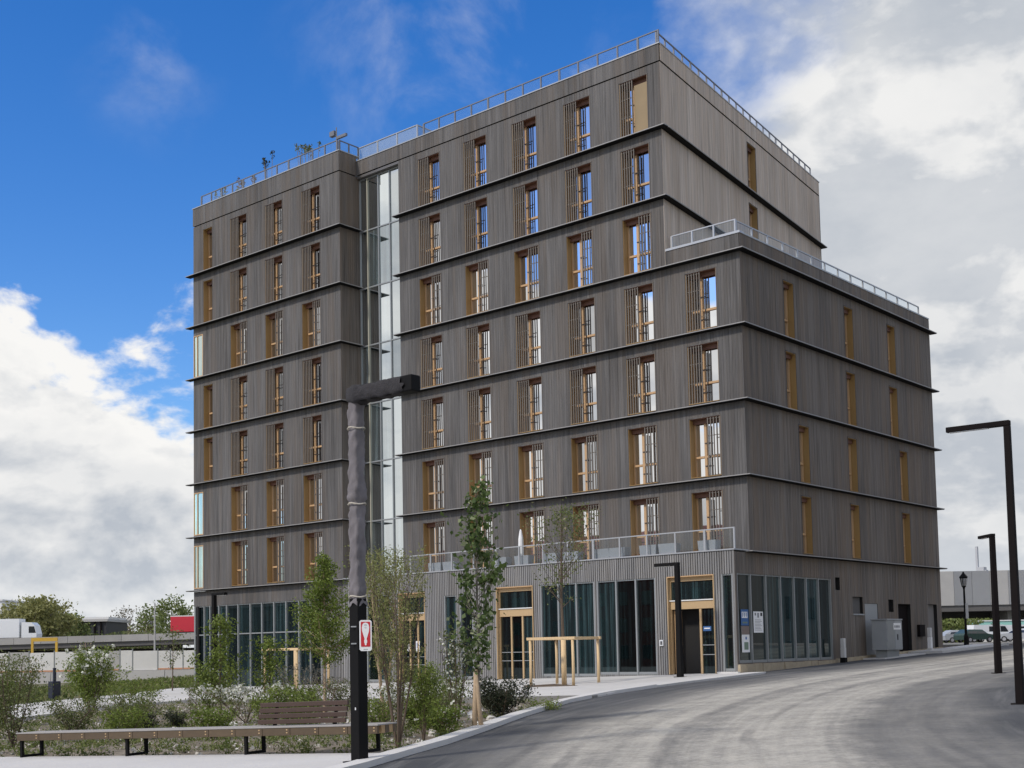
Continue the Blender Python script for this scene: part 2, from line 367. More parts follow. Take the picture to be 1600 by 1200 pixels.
# ------------------------------------------------------------------ mesh helpers
class MB:
    def __init__(s): s.v = []; s.f = []; s.m = []; s.mats = []
    def mi(s, name):
        if name not in s.mats: s.mats.append(name)
        return s.mats.index(name)
    def poly(s, pts, m):
        b = len(s.v); s.v += [tuple(p) for p in pts]; s.f.append(tuple(range(b, b+len(pts)))); s.m.append(s.mi(m))
    def hexa(s, p, m, skip=()):
        b = len(s.v); s.v += [tuple(q) for q in p]; k = s.mi(m)
        for i, f in enumerate(((0, 3, 2, 1), (4, 5, 6, 7), (0, 1, 5, 4), (1, 2, 6, 5), (2, 3, 7, 6), (3, 0, 4, 7))):
            if i in skip: continue
            s.f.append(tuple(b+j for j in f)); s.m.append(k)
    def box(s, x0, x1, y0, y1, z0, z1, m, skip=()):
        s.hexa(((x0, y0, z0), (x1, y0, z0), (x1, y1, z0), (x0, y1, z0), (x0, y0, z1), (x1, y0, z1), (x1, y1, z1), (x0, y1, z1)), m, skip)
    def fbox(s, F, s0, s1, d0, d1, z0, z1, m, skip=()):
        # box on a facade frame: s along, d outward, z up
        P = F.P
        s.hexa((P(s0, d1, z0), P(s1, d1, z0), P(s1, d0, z0), P(s0, d0, z0), P(s0, d1, z1), P(s1, d1, z1), P(s1, d0, z1), P(s0, d0, z1)), m, skip)
    def tube(s, pts, rad, m, n=6, cap=True):
        k = s.mi(m); rings = []
        pts = [Vector(p) for p in pts]
        for i, p in enumerate(pts):
            t = (pts[min(i+1, len(pts)-1)]-pts[max(i-1, 0)])
            if t.length < 1e-9: t = Vector((0, 0, 1))
            t.normalize()
            a = t.cross(Vector((0, 0, 1))) if abs(t.z) < .95 else t.cross(Vector((1, 0, 0)))
            a.normalize(); b2 = t.cross(a)
            r = rad[i] if isinstance(rad, (list, tuple)) else rad
            b = len(s.v)
            for j in range(n):
                an = 2*math.pi*j/n
                s.v.append(tuple(p+a*(r*math.cos(an))+b2*(r*math.sin(an))))
            rings.append(b)
        for i in range(len(rings)-1):
            for j in range(n):
                j2 = (j+1) % n
                s.f.append((rings[i]+j, rings[i]+j2, rings[i+1]+j2, rings[i+1]+j)); s.m.append(k)
        if cap:
            s.f.append(tuple(rings[0]+j for j in range(n))[::-1]); s.m.append(k)
            s.f.append(tuple(rings[-1]+j for j in range(n))); s.m.append(k)
    def mesh(s, name, smooth=False):
        me = bpy.data.meshes.new(name)
        me.from_pydata(s.v, [], s.f)
        for n_ in s.mats:
            me.materials.append(n_ if not isinstance(n_, str) else MATS[n_])
        me.polygons.foreach_set('material_index', s.m)
        if smooth: me.polygons.foreach_set('use_smooth', [True]*len(s.f))
        me.update()
        return me
    def build(s, name, parent=None, smooth=False, kind=None, bevel=0):
        return link(s.mesh(name, smooth), name, parent, kind, bevel)
def link(me, name, parent=None, kind=None, bevel=0):
    o = bpy.data.objects.new(name, me); COL.objects.link(o)
    if parent: o.parent = parent
    if kind: o['kind'] = kind
    if bevel:
        b = o.modifiers.new('bevel', 'BEVEL'); b.width = bevel; b.segments = 2; b.limit_method = 'ANGLE'
    return o
def tag(o, label, cat, group=None):
    o['label'] = label; o['category'] = cat
    if group: o['group'] = group
    return o
def thing(name, label, cat, loc=(0, 0, 0), rz=0, group=None):
    o = bpy.data.objects.new(name, None); COL.objects.link(o); o.location = loc; o.rotation_euler = (0, 0, rz)
    o.empty_display_size = .3
    return tag(o, label, cat, group)
def copy_tree(o, parent=None):
    c = o.copy(); COL.objects.link(c)
    if parent: c.parent = parent
    for ch in o.children: copy_tree(ch, c)
    return c
class Frame:
    def __init__(s, ox, oy, sx, sy):
        s.o = (ox, oy); s.s = (sx, sy); s.n = (sy, -sx)      # outward = right-hand normal of s
        s.ang = math.atan2(sy, sx)
    def P(s, a, d, z): return (s.o[0]+a*s.s[0]+d*s.n[0], s.o[1]+a*s.s[1]+d*s.n[1], z)

def sheet(name, pts, m, dz=0.0, kind='structure', thick=0.0):
    """ground sheet following gz, split where the ground changes slope (y=22)"""
    bm = bmesh.new()
    f = bm.faces.new([bm.verts.new((p[0], p[1], 0)) for p in pts])
    for co, no in (((0, 22, 0), (0, 1, 0)), ((-60, 0, 0), (1, 0, 0)), ((30, 0, 0), (1, 0, 0)), ((0, -90, 0), (0, 1, 0))):
        bmesh.ops.bisect_plane(bm, geom=bm.verts[:]+bm.edges[:]+bm.faces[:], plane_co=co, plane_no=no)
    for v in bm.verts: v.co.z = gz(v.co.x, v.co.y)+dz
    if thick:
        r = bmesh.ops.extrude_face_region(bm, geom=bm.faces[:])
        for e in r['geom']:
            if isinstance(e, bmesh.types.BMVert): e.co.z -= thick
    bmesh.ops.recalc_face_normals(bm, faces=bm.faces[:])
    if not thick and bm.faces:
        for f in bm.faces:
            if f.normal.z < 0: f.normal_flip()
    me = bpy.data.meshes.new(name); bm.to_mesh(me); bm.free()
    me.materials.append(MATS[m])
    o = bpy.data.objects.new(name, me); COL.objects.link(o); o['kind'] = kind
    return o

# ================================================================== GROUND
sheet('terrain', [(-1500, -400), (500, -400), (500, 900), (-1500, 900)], 'far_ground', -.5)
KERB = [(14, -75), (11.2, -36), (10.2, -30.5), (9.32, -28.17), (8.55, -26.5), (7.83, -24.82), (6.54, -22.32), (4.75, -18.99), (2.61, -14.55),
        (1.6, -11.3), (1.15, -8.2), (.98, -5.8), (.95, -2.3)]
ROADL = KERB+[(.95, 4.3), (.95, 11.1), (.95, 23.5)]
sheet('road', ROADL+[(70, 23.5), (70, -75)], 'asphalt', 0)
sheet('pavement', [(-30, 23.5), (70, 23.5), (70, 31), (-30, 31)], 'red_paving', .06, thick=.2)
mb = MB(); mb.box(-80, 70, 31.01, 175, .2, 1.45, 'far_ground'); mb.build('parking_ground', kind='structure')
PLAZA = [(2.05, -12.62), (1.35, -10.2), (.95, -8), (.75, -5.8), (.72, -.5), (-36, -.5), (-36, -2), (-34.7, -2.5), (-30.85, -13.4), (-28, -22), (-26, -36), (-13, -36),
         (-14, -26), (-16.9, -20.6), (-19.9, -15.2), (-19.6, -11.1), (-12.8, -11.9), (-6.6, -12.7), (-2.3, -12.75)]
sheet('plaza_pavement', PLAZA, 'plaza_concrete', .05, thick=.1)
sheet('bench_path', [(-20, -34.5), (-.5, -28.75), (3.6, -27.75), (8.25, -26.62), (9.0, -28.1), (9.9, -30.5), (10.9, -36), (12.5, -50), (-20, -50)], 'path_concrete', .05, thick=.15)
sheet('side_strip', [(.95, -.6), (.95, 23.5), (-.1, 23.5), (-.1, -.6)], 'asphalt', -.004)
sheet('grass_verge', [(-36, -2), (-34.7, -2.5), (-30.85, -13.4), (-28, -22), (-26, -40), (-90, -40), (-90, 40), (-36, 40)], 'grass_ground', 0)

def offset_line(pts, d):
    out = []
    for i, p in enumerate(pts):
        a = Vector(pts[max(i-1, 0)]); b = Vector(pts[min(i+1, len(pts)-1)])
        t = (b-a).normalized(); n = Vector((-t.y, t.x))
        out.append((p[0]+n.x*d, p[1]+n.y*d))
    return out
def strip(name, line, w, z0, z1, m, kind='structure'):
    mb = MB(); a = line; b = offset_line(line, w)
    for i in range(len(a)-1):
        q = [a[i], a[i+1], b[i+1], b[i]]
        mb.hexa([(x, y, gz(x, y)+z0) for x, y in q]+[(x, y, gz(x, y)+z1) for x, y in q], m, skip=(0,))
    return mb.build(name, kind=kind)
kl = [p for p in KERB if -31 < p[1] < -8]
strip('kerb', kl, .34, -.2, .10, 'concrete_kerb')
strip('plaza_edge_wall', [(2.1, -12.6), (-2.3, -12.75), (-6.6, -12.7), (-12.8, -11.9), (-19.6, -11.1)], .22, -.4, .075, 'concrete_edge')
strip('path_edge', [(-19.6, -11.1), (-19.9, -15.2), (-16.9, -20.6), (-14, -26), (-13, -36)], .15, -.4, .07, 'concrete_kerb')

# planting bed: mulch with small mounds, lower than its edges
rng = np.random.default_rng(7)
BED = [(8.0, -26.5), (7.4, -24.7), (6.2, -22.2), (4.4, -18.9), (2.2, -14.5), (1.7, -12.7), (-2.3, -12.9), (-6.6, -12.85), (-12.8, -12.05), (-19.5, -11.3),
       (-19.75, -15.2), (-16.8, -20.5), (-13.9, -26), (-13, -33.5), (-.5, -28.6), (3.6, -27.6)]
def inside(p, poly):
    r = False; j = len(poly)-1
    for i in range(len(poly)):
        xi, yi = poly[i]; xj, yj = poly[j]
        if (yi > p[1]) != (yj > p[1]) and p[0] < (xj-xi)*(p[1]-yi)/(yj-yi)+xi: r = not r
        j = i
    return r
def edge_dist(p, poly):
    best = 9e9
    for i in range(len(poly)):
        a = poly[i]; b = poly[(i+1) % len(poly)]
        dx, dy = b[0]-a[0], b[1]-a[1]
        t = max(0, min(1, ((p[0]-a[0])*dx+(p[1]-a[1])*dy)/(dx*dx+dy*dy)))
        best = min(best, math.hypot(p[0]-a[0]-t*dx, p[1]-a[1]-t*dy))
    return best
def bump2(x, y):
    return .5*math.sin(x*1.9+1.3*math.sin(y*.8))*math.sin(y*1.7+x*.6)+.3*math.sin(x*4.1+y*2.7)*math.sin(y*3.9-x*1.2)
def bedz(x, y):
    e = min(1, edge_dist((x, y), BED)/1.2) if inside((x, y), BED) else 0
    return gz(x, y)-.13+.13*e+.07*e*bump2(x, y)
def build_bed():
    st = .3; xs = np.arange(-21, 9.6, st); ys = np.arange(-34.5, -10.4, st)
    keep = {}; mb = MB(); k = mb.mi('sandy_mulch')
    big_poly = BED
    def vid(i, j):
        if (i, j) not in keep:
            x, y = float(xs[i]), float(ys[j])
            keep[(i, j)] = len(mb.v); mb.v.append((x, y, bedz(x, y)))
        return keep[(i, j)]
    for i in range(len(xs)-1):
        for j in range(len(ys)-1):
            c = (xs[i]+st/2, ys[j]+st/2)
            if inside(c, big_poly) or edge_dist(c, big_poly) < .45:
                mb.f.append((vid(i, j), vid(i+1, j), vid(i+1, j+1), vid(i, j+1))); mb.m.append(k)
    return mb.build('planting_bed', smooth=True, kind='structure')
build_bed()

# ================================================================== APARTMENT BUILDING
Z1, H = 5.222, 2.9
XL, XLR, YL = -33.85, -21.75, -.91          # left block: left wall, right wall, front wall
XM, YM = -18.75, .2                         # main front starts, its plane
XT = -3.58                                  # tower corner
XR = -.2                                    # lower block right wall
YB = 18.2
TH = -.1336
FL = Frame(0, YL, 1, 0); FM = Frame(0, YM, 1, 0); FG = Frame(0, -.93, 1, 0)
FR = Frame(XR, 0, 0, 1); FRET = Frame(XLR, 0, 0, 1)
FT = Frame(XT, YM, math.sin(TH), math.cos(TH))
FLW = Frame(XL, 0, 0, -1)                   # left end wall (faces -x): s = -y
bld = thing('apartment_building', 'seven-storey apartment building clad in grey weathered timber with narrow ledges', 'building', (-17, 8, gz(-17, 0)))
bld_inv = Matrix.Translation(-Vector(bld.location))
def bpart(mb, name, kind=None, smooth=False, bevel=0, parent=bld):
    o = mb.build(name, parent, smooth, kind, bevel)
    if parent is bld: o.matrix_parent_inverse = bld_inv
    return o
rnd = random.Random(3)

def facade(F, s0, s1, z0, z1, ops, m, bw=.135, gap=.006, th=.014, back=.22, name='cladding', d0=0.0):
    """vertical boards with gaps in front of a solid wall, both cut round the openings (sa, sb, za, zb)"""
    mb = MB()
    s = s0
    while s < s1-1e-4:
        e = min(s+bw, s1)
        if s1-e < bw*.4: e = s1
        cuts = sorted({s, e}|{c for o in ops for c in o[:2] if s < c < e})
        for a, b in zip(cuts[:-1], cuts[1:]):
            if b-a < .012: continue
            zs = [(z0, z1)]
            for o in ops:
                if o[0] < (a+b)/2 < o[1]:
                    zs = [q for za, zb in zs for q in ((za, min(zb, o[2])), (max(za, o[3]), zb)) if q[1]-q[0] > .01]
            jit = rnd.uniform(-.003, .003)
            for za, zb in zs:
                mb.fbox(F, a+(gap/2 if a == s else 0), b-(gap/2 if b == e else 0), d0-th, d0+jit, za, zb, m, skip=(4,))
        s = e
    o = bpart(mb, name, kind='stuff')
    wb = MB()
    i0, i1 = s0+.045, s1-.045
    cuts = sorted({i0, i1}|{c for q in ops for c in q[:2] if i0 < c < i1})
    for a, b in zip(cuts[:-1], cuts[1:]):
        zs = [(z0, z1)]
        for q in ops:
            if q[0] < (a+b)/2 < q[1]:
                zs = [w for za, zb in zs for w in ((za, min(zb, q[2])), (max(za, q[3]), zb)) if w[1]-w[0] > .01]
        for za, zb in zs: wb.fbox(F, a, b, d0-back, d0-th-.002, za, zb, 'backing_black')
    bpart(wb, 'wall')
    return o

# ---- window kinds: local x along the facade, y inward, z up, origin at the lower left corner of the opening
def reveal_mesh(w, h, dep, m='ochre_wood', head='head_wood'):
    mb = MB(); t = .022
    mb.box(-.0, t, .004, dep, 0, h, m); mb.box(w-t, w, .004, dep, 0, h, m)
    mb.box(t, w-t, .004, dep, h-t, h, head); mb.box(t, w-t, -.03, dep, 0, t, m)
    mb.box(0, w, dep, dep+.02, 0, h, 'backing_black')
    mb.box(-.03, .004, -.014, .003, -.0, h+.03, M_CLAD); mb.box(w-.004, w+.03, -.014, .003, -.0, h+.03, M_CLAD)
    mb.box(.004, w-.004, -.014, .003, h-.004, h+.03, M_CLAD)
    return mb.mesh('window')
def frame_mesh(w, h, dep, mull, tr=.83, m='frame_wood'):
    mb = MB(); y0, y1 = dep-.09, dep-.005; f = .045; t = .022
    mb.box(t, t+f, y0, y1, t, h-t, m); mb.box(w-t-f, w-t, y0, y1, t, h-t, m)
    mb.box(t+f, w-t-f, y0, y1, h-t-f, h-t, m); mb.box(t+f, w-t-f, y0, y1, t, t+f, m)
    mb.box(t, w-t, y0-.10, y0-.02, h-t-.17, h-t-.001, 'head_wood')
    if mull:
        mb.box(mull-.055, mull+.055, y0-.012, y1, t+f, h-t-f, m)
        mb.box(t+f, mull-.055, y0-.02, y1, tr-.04, tr+.04, m); mb.box(mull+.055, w-t-f, y0-.02, y1, tr-.04, tr+.04, m)
        mb.box(mull+.20, mull+.225, y0-.06, y0-.03, t+.02, h-.3, 'ink_dark')
        mb.box(mull-.02, mull+.26, y0-.045, y0-.02, 1.35, 1.38, 'ink_dark'); mb.box(mull-.02, mull+.26, y0-.045, y0-.02, .45, .48, 'ink_dark')
    else:
        mb.box(t+f, w-t-f, y0-.02, y1, tr-.04, tr+.04, m)
    return mb.mesh('frame')
def pane_mesh(w, h, dep, m=None):
    mb = MB(); mb.poly([(.04, dep-.04, .04), (w-.04, dep-.04, .04), (w-.04, dep-.04, h-.04), (.04, dep-.04, h-.04)], m or M_PANE)
    return mb.mesh('pane')
def screen_mesh(x0, x1, h, n=6):
    mb = MB(); m = 'slat_wood'; y0, y1 = .0, .045
    step = (x1-x0-.035)/(n-1)
    for i in range(n):
        a = x0+i*step; mb.box(a, a+.034, y0, y1, .03, h-.03, m)
    for z in (.83, 1.6, .05, h-.06): mb.box(x0, x1, y1+.001, y1+.02, z-.015, z+.015, m)
    return mb.mesh('slat_screen')
WW, WH, DEP = 1.40, 2.33, .40
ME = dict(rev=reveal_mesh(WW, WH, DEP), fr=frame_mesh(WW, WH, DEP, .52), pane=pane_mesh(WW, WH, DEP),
          sl=screen_mesh(.03, .66, WH), sr=screen_mesh(.80, 1.37, WH, 5))
NW = {}
def narrow(w, dep):
    k = (w, dep)
    if k not in NW: NW[k] = (reveal_mesh(w, WH, dep, 'ochre_wood', 'ochre_wood'), frame_mesh(w, WH, dep, 0), pane_mesh(w, WH, dep))
    return NW[k]
def put(F, s, z, meshes, name='window'):
    o = link(meshes[0], name, bld); o.matrix_parent_inverse = bld_inv
    o.location = F.P(s, 0, z); o.rotation_euler = (0, 0, F.ang)
    for nm, me in zip(('frame', 'pane', 'slat_screen', 'panel'), meshes[1:]):
        if me is None: continue
        c = link(me, nm, o)
        if nm == 'slat_screen': c['kind'] = 'stuff'
    return o
def zb(k): return Z1+(k-1)*H                 # top of ledge k (1..7)
SILL, HEAD = .10, .10+WH

SIDE = {7: 'L', 6: 'L', 5: 'R', 4: 'L', 3: 'L', 2: 'R', 1: 'R'}
main_cols = [-17.40, -14.45, -11.50, -8.56, -5.62, -2.68]
left_cols = [-30.50, -27.55, -24.62]
GAPT = .05
for k in range(1, 8):
    z0, z1 = zb(k)+.0, zb(k+1)-GAPT if k < 7 else Z1+20.16
    # main front
    cols = [c for c in main_cols if k <= 4 or c < -4.5]
    send = XR if k <= 4 else XT
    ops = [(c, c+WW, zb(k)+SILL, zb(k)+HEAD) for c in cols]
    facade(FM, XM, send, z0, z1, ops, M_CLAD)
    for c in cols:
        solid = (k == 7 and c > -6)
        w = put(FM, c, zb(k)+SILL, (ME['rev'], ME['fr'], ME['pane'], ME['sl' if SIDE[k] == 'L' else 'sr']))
        if solid:      # the top right opening is shut by a plywood panel
            mb = MB(); mb.box(.68, WW-.036, .10, .13, .036, WH-.25, 'ochre_panel' if 'ochre_panel' in MATS else mat('ochre_panel', (.27, .20, .11), .7, var=.12, vscale=2).name)
            pnl = mb.build('blind_panel', w)
    # left block front
    ops = [(c, c+WW, zb(k)+SILL, zb(k)+HEAD) for c in left_cols]
    if k in (7, 6, 4, 3): ops.append((-32.92, -32.12, zb(k)+SILL, zb(k)+HEAD))
    else: ops.append((XL-.01, -33.0, zb(k)+SILL, zb(k)+HEAD))
    facade(FL, XL, XLR, z0, z1, ops, M_CLAD)
    for c in left_cols: put(FL, c, zb(k)+SILL, (ME['rev'], ME['fr'], ME['pane'], ME['sl' if SIDE[k] == 'L' else 'sr']))
    if k in (7, 6, 4, 3): put(FL, -32.92, zb(k)+SILL, narrow(.80, .40))
    else:
        mb = MB(); w = .86; fm = 'frame_wood'
        mb.box(0, .05, 0, .08, 0, WH, fm); mb.box(w-.06, w, 0, .08, 0, WH, fm); mb.box(.05, w-.06, 0, .08, WH-.05, WH, fm); mb.box(.05, w-.06, 0, .08, 0, .05, fm)
        mb.box(.30, .35, .002, .078, .05, WH-.05, fm)
        for a, b in ((.051, .299), (.351, w-.061)): pass
        me1 = mb.mesh('corner_window')
        p = MB(); p.box(.052, .298, .04, .05, .052, WH-.052, M_PALEG); p.box(.352, w-.062, .04, .05, .052, WH-.052, M_PALEG)
        o = put(FL, XL, zb(k)+SILL, (me1,), 'corner_window')
        link(p.mesh('pane'), 'pane', o)
        bk = MB(); bk.box(0, w, .12, .14, 0, WH, 'backing_black'); bk.build('backing', o)
    # return of the left block and its end wall
    facade(FRET, YL, YM+.25, z0, z1, [], M_CLADW)
    facade(FLW, -YB, -YL, z0, z1, [], M_CLAD, bw=.4)
    # lower block right face
    if k <= 4:
        rc = [3.56, 8.96, 13.36] if k >= 3 else [4.45, 8.86, 14.20]
        ops = [(c, c+.85, zb(k)+SILL, zb(k)+HEAD) for c in rc]
        facade(FR, YM, YB, z0, z1, ops, M_CLADW)
        for c in rc: put(FR, c, zb(k)+SILL, narrow(.85, .36))
    else:
        ops = [(9.08, 10.06, zb(k)+SILL, zb(k)+HEAD)] if k >= 5 else []
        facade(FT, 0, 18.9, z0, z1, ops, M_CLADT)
        for o_ in ops: put(FT, o_[0], zb(k)+SILL, narrow(.98, .36))

# ---- parapets (fascia boards standing slightly proud) and copings
PL, PM, PLO = Z1+21.18, Z1+20.9, Z1+12.25
facade(FL, XL, XLR, Z1+20.2, PL, [], M_CLAD, d0=.035, bw=.3)
facade(FRET, YL-.035, YM, Z1+20.2, PL, [], M_CLADW, d0=.035, bw=.3)
facade(FM, XLR+.04, XT, Z1+20.2, PM, [], M_CLAD, d0=.035, bw=.3)
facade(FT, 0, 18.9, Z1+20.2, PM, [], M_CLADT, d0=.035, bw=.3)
facade(FM, XT+.06, XR, zb(5)+.0, PLO, [], M_CLAD, d0=.035, bw=.3)
facade(FR, YM-.035, YB, zb(5)+.0, PLO, [], M_CLADW, d0=.035, bw=.3)
mb = MB()
mb.fbox(FL, XL-.03, XLR+.06, -.28, .065, PL, PL+.045, 'coping_metal'); mb.fbox(FRET, YL+.30, YM+.2, -.28, .06, PL, PL+.045, 'coping_metal')
mb.fbox(FLW, -YB, -YL-.30, -.28, .03, PL, PL+.045, 'coping_metal')
mb.fbox(FM, XLR+.08, XT+.035, -.28, .065, PM, PM+.045, 'coping_metal'); mb.fbox(FT, .30, 18.95, -.28, .06, PM, PM+.045, 'coping_metal')
bpart(mb, 'parapet_coping')
mb = MB()
mb.fbox(FM, XT+.05, XR+.065, -.28, .065, PLO, PLO+.09, 'rail_metal'); mb.fbox(FR, YM+.30, YB+.05, -.28, .06, PLO, PLO+.06, 'coping_metal')
bpart(mb, 'terrace_coping')

# ---- ledges: thin pale metal lip over a deep dark underside
LD = .31
for k in range(1, 8):
    z = zb(k)
    def led(segs):
        mb = MB()
        for F, a, b in segs:
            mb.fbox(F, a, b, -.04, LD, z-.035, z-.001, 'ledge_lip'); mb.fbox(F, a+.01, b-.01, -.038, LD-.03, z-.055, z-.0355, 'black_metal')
        return bpart(mb, 'ledge')
    led([(FL, XL-.33, XLR+LD), (FRET, YL+.041, YM+.12)])
    led([(FM, XM-.18, (XR if k <= 5 else XT)+LD), (FR, YM+.041, YB+.35) if k <= 5 else (FT, .045, 19.1)])
# ---- glazed stair strip between the blocks
FS = Frame(0, YM+.25, 1, 0)
strip_z0, strip_z1 = Z1-.0, Z1+20.0
sx = [XLR, -21.18, -20.40, -19.60, XM]
lv = [strip_z0]+[zb(k)-.05 for k in range(2, 8)]+[strip_z1]
for i in range(4):
    for j in range(7):
        mb = MB(); mb.fbox(FS, sx[i]+.035, sx[i+1]-.035, -.02, 0, lv[j]+.035, lv[j+1]-.035, M_STRIP)
        bpart(mb, 'stair_pane')
for i in range(5):
    mb = MB(); mb.fbox(FS, sx[i]-.03, sx[i]+.03, -.06, .06, strip_z0, strip_z1, 'grey_metal' if i != 1 else 'pale_mullion'); bpart(mb, 'mullion')
for j in range(8):
    mb = MB(); mb.fbox(FS, XLR+.031, XM-.031, -.05, .045, lv[j]-.03, lv[j]+.03, 'grey_metal'); bpart(mb, 'transom')
mb = MB(); mb.fbox(FS, XLR, XM, -.3, -.08, strip_z0, strip_z1, 'backing_black'); mb.fbox(FS, XLR+.03, XM, -.1, .24, strip_z1+.04, strip_z1+.16, 'dark_ledge_metal')
bpart(mb, 'strip_backing')
mb = MB(); mb.box(XM-.001, XM+.2, YM+.005, YM+.5, Z1, Z1+20.1, 'slat_wood'); bpart(mb, 'strip_jamb')

# ---- solid bodies behind (roofs, hidden walls)
mb = MB()
mb.box(XL+.25, XLR-.25, YL+.62, YB, -.6, PL-.5, 'wall_render'); bpart(mb, 'core')
mb = MB(); mb.box(XLR-.25, -7.0, YM+1.2, YB, 0, PM-.5, 'wall_render'); bpart(mb, 'core')
mb = MB()
e = FT.P(18.9, -.6, 0); a0 = FT.P(.65, -.6, 0)
mb.hexa([(-7, YM+.65, 5), (a0[0], a0[1], 5), (e[0], e[1], 5), (-7, e[1], 5), (-7, YM+.65, PM-.5), (a0[0], a0[1], PM-.5), (e[0], e[1], PM-.5), (-7, e[1], PM-.5)], 'wall_render')
bpart(mb, 'core')
mb = MB(); mb.box(-7.0, XR-.6, YM+.65, YB-.01, .3, PLO-.6, 'wall_render'); bpart(mb, 'core')
mb = MB(); mb.fbox(FT, 18.9, 19.0, -3, 0, zb(5), PM, M_CLADW); bpart(mb, 'end_wall')
mb = MB(); mb.box(-7, XR, YB, YB+.15, .5, PLO, M_CLADW); bpart(mb, 'end_wall')

# ---- ground floor of the main part: front plane y=-.93, top is a terrace
GT = Z1+.0; GH = Z1-.86
doors = [(-3.20, -1.10, 'open'), (-11.95, -9.90, 'shut'), (-17.95, -16.25, 'shut')]
wins = [(-6.58, -3.74, 3), (-9.52, -6.70, 3), (-15.07, -14.30, 1), (-14.12, -13.34, 1), (-20.9, -18.5, 3)]
corner = (-.80, -.30)
ops = [(a, b, gz(a, -1)-.3, GH) for a, b, _ in doors]
wz0 = lambda a: gz(a, -1)+.14
ops += [(a, b, wz0(a), GH if n == 3 else Z1-1.08) for a, b, n in wins]
ops.append((corner[0], corner[1], .74, GH-.02))
facade(FG, XLR+.01, XR, .0, GT, ops, M_BATTEN, bw=.105, gap=.032, th=.022)
rops = [(-.78, 6.78, 1.03, GH), (7.17, 7.60, Z1-1.31, Z1-.78), (8.72, 9.72, Z1-2.29, Z1-1.56), (9.90, 11.22, 1.10, Z1-1.83), (13.33, 14.72, 1.15, Z1-1.80), (16.72, 17.80, 1.3, Z1-1.77), (12.33, 12.86, Z1-2.18, Z1-1.62)]
facade(FR, -.93, YB, .5, GT-.06, rops, M_CLADW, bw=.17, gap=.01)
mb = MB(); mb.fbox(FG, XLR+.02, XR+.03, -1.0, .04, GT, GT+.05, 'rail_metal'); bpart(mb, 'terrace_edge')
mb = MB(); mb.box(XLR, XR-.3, -.7, YM+.25, GT-.25, GT-.02, 'wall_render'); bpart(mb, 'terrace_floor')

def glazing(F, a, b, z0, z1, ms, frame='grey_metal', dep=.10, transom=None, bottom=.10, mats=M_GF):
    """panes between mullions; each pane and mullion is a part"""
    pts = [a]+ms+[b]
    for x in pts:
        w = .035
        mb = MB(); lo, hi = max(a, x-w), min(b, x+w)
        if x == a: hi = a+.06
        if x == b: lo = b-.06
        mb.fbox(F, lo, hi, -dep-.03, -dep+.09, z0, z1, frame); bpart(mb, 'mullion')
    for p, q in zip(pts[:-1], pts[1:]):
        l = p+(.06 if p == a else .035)+.001; r = q-(.06 if q == b else .035)-.001
        for za, zc in [(z0, z0+bottom), (z1-.05, z1)]+([(transom-.03, transom+.03)] if transom else []):
            mb = MB(); mb.fbox(F, l, r, -dep-.025, -dep+.06, za, zc, frame); bpart(mb, 'glazing_rail')
    for p, q in zip(pts[:-1], pts[1:]):
        mb = MB(); mb.fbox(F, p+.03, q-.03, -dep-.02, -dep, z0+.02, z1-.02, mats); bpart(mb, 'glass_pane')
    mb = MB(); mb.fbox(F, a, b, -dep-.3, -dep-.12, z0, z1, 'backing_black'); bpart(mb, 'glazing_backing')
for a, b, n in wins:
    ms = [a+(b-a)*i/n for i in range(1, n)]
    glazing(FG, a, b, wz0(a), GH if n == 3 else Z1-1.08, ms)
glazing(FG, corner[0], corner[1], .74, GH-.02, [])
glazing(FR, -.78, 6.78, 1.03, GH, [.22, 1.38, 2.53, 3.62, 4.64, 5.69])
# left block ground floor: glazed to the ground, dark fascia over it
facade(FL, XL, XLR, Z1-.87, GT-.07, [], M_CLAD, bw=.3)
facade(FRET, YL, YM+.2, 0, GT-.07, [], M_CLADW)
lz = gz(-28, -1)
facade(FL, -23.4, XLR, lz-.4, Z1-.87, [], M_BATTEN, bw=.105, gap=.045)
glazing(FL, XL, -23.4, lz-.35, Z1-.87, [-32.96, -32.45, -31.66, -30.99, -30.01, -28.99, -28.04, -27.06, -26.1, -25.11, -24.25], transom=Z1-2.42)
glazing(FLW, -YB, -YL, lz-.4, Z1-.87, [-1.5, -4, -7, -10, -13], transom=Z1-2.42)
facade(FLW, -YB, -YL, Z1-.87, GT-.07, [], M_CLAD, bw=.5)

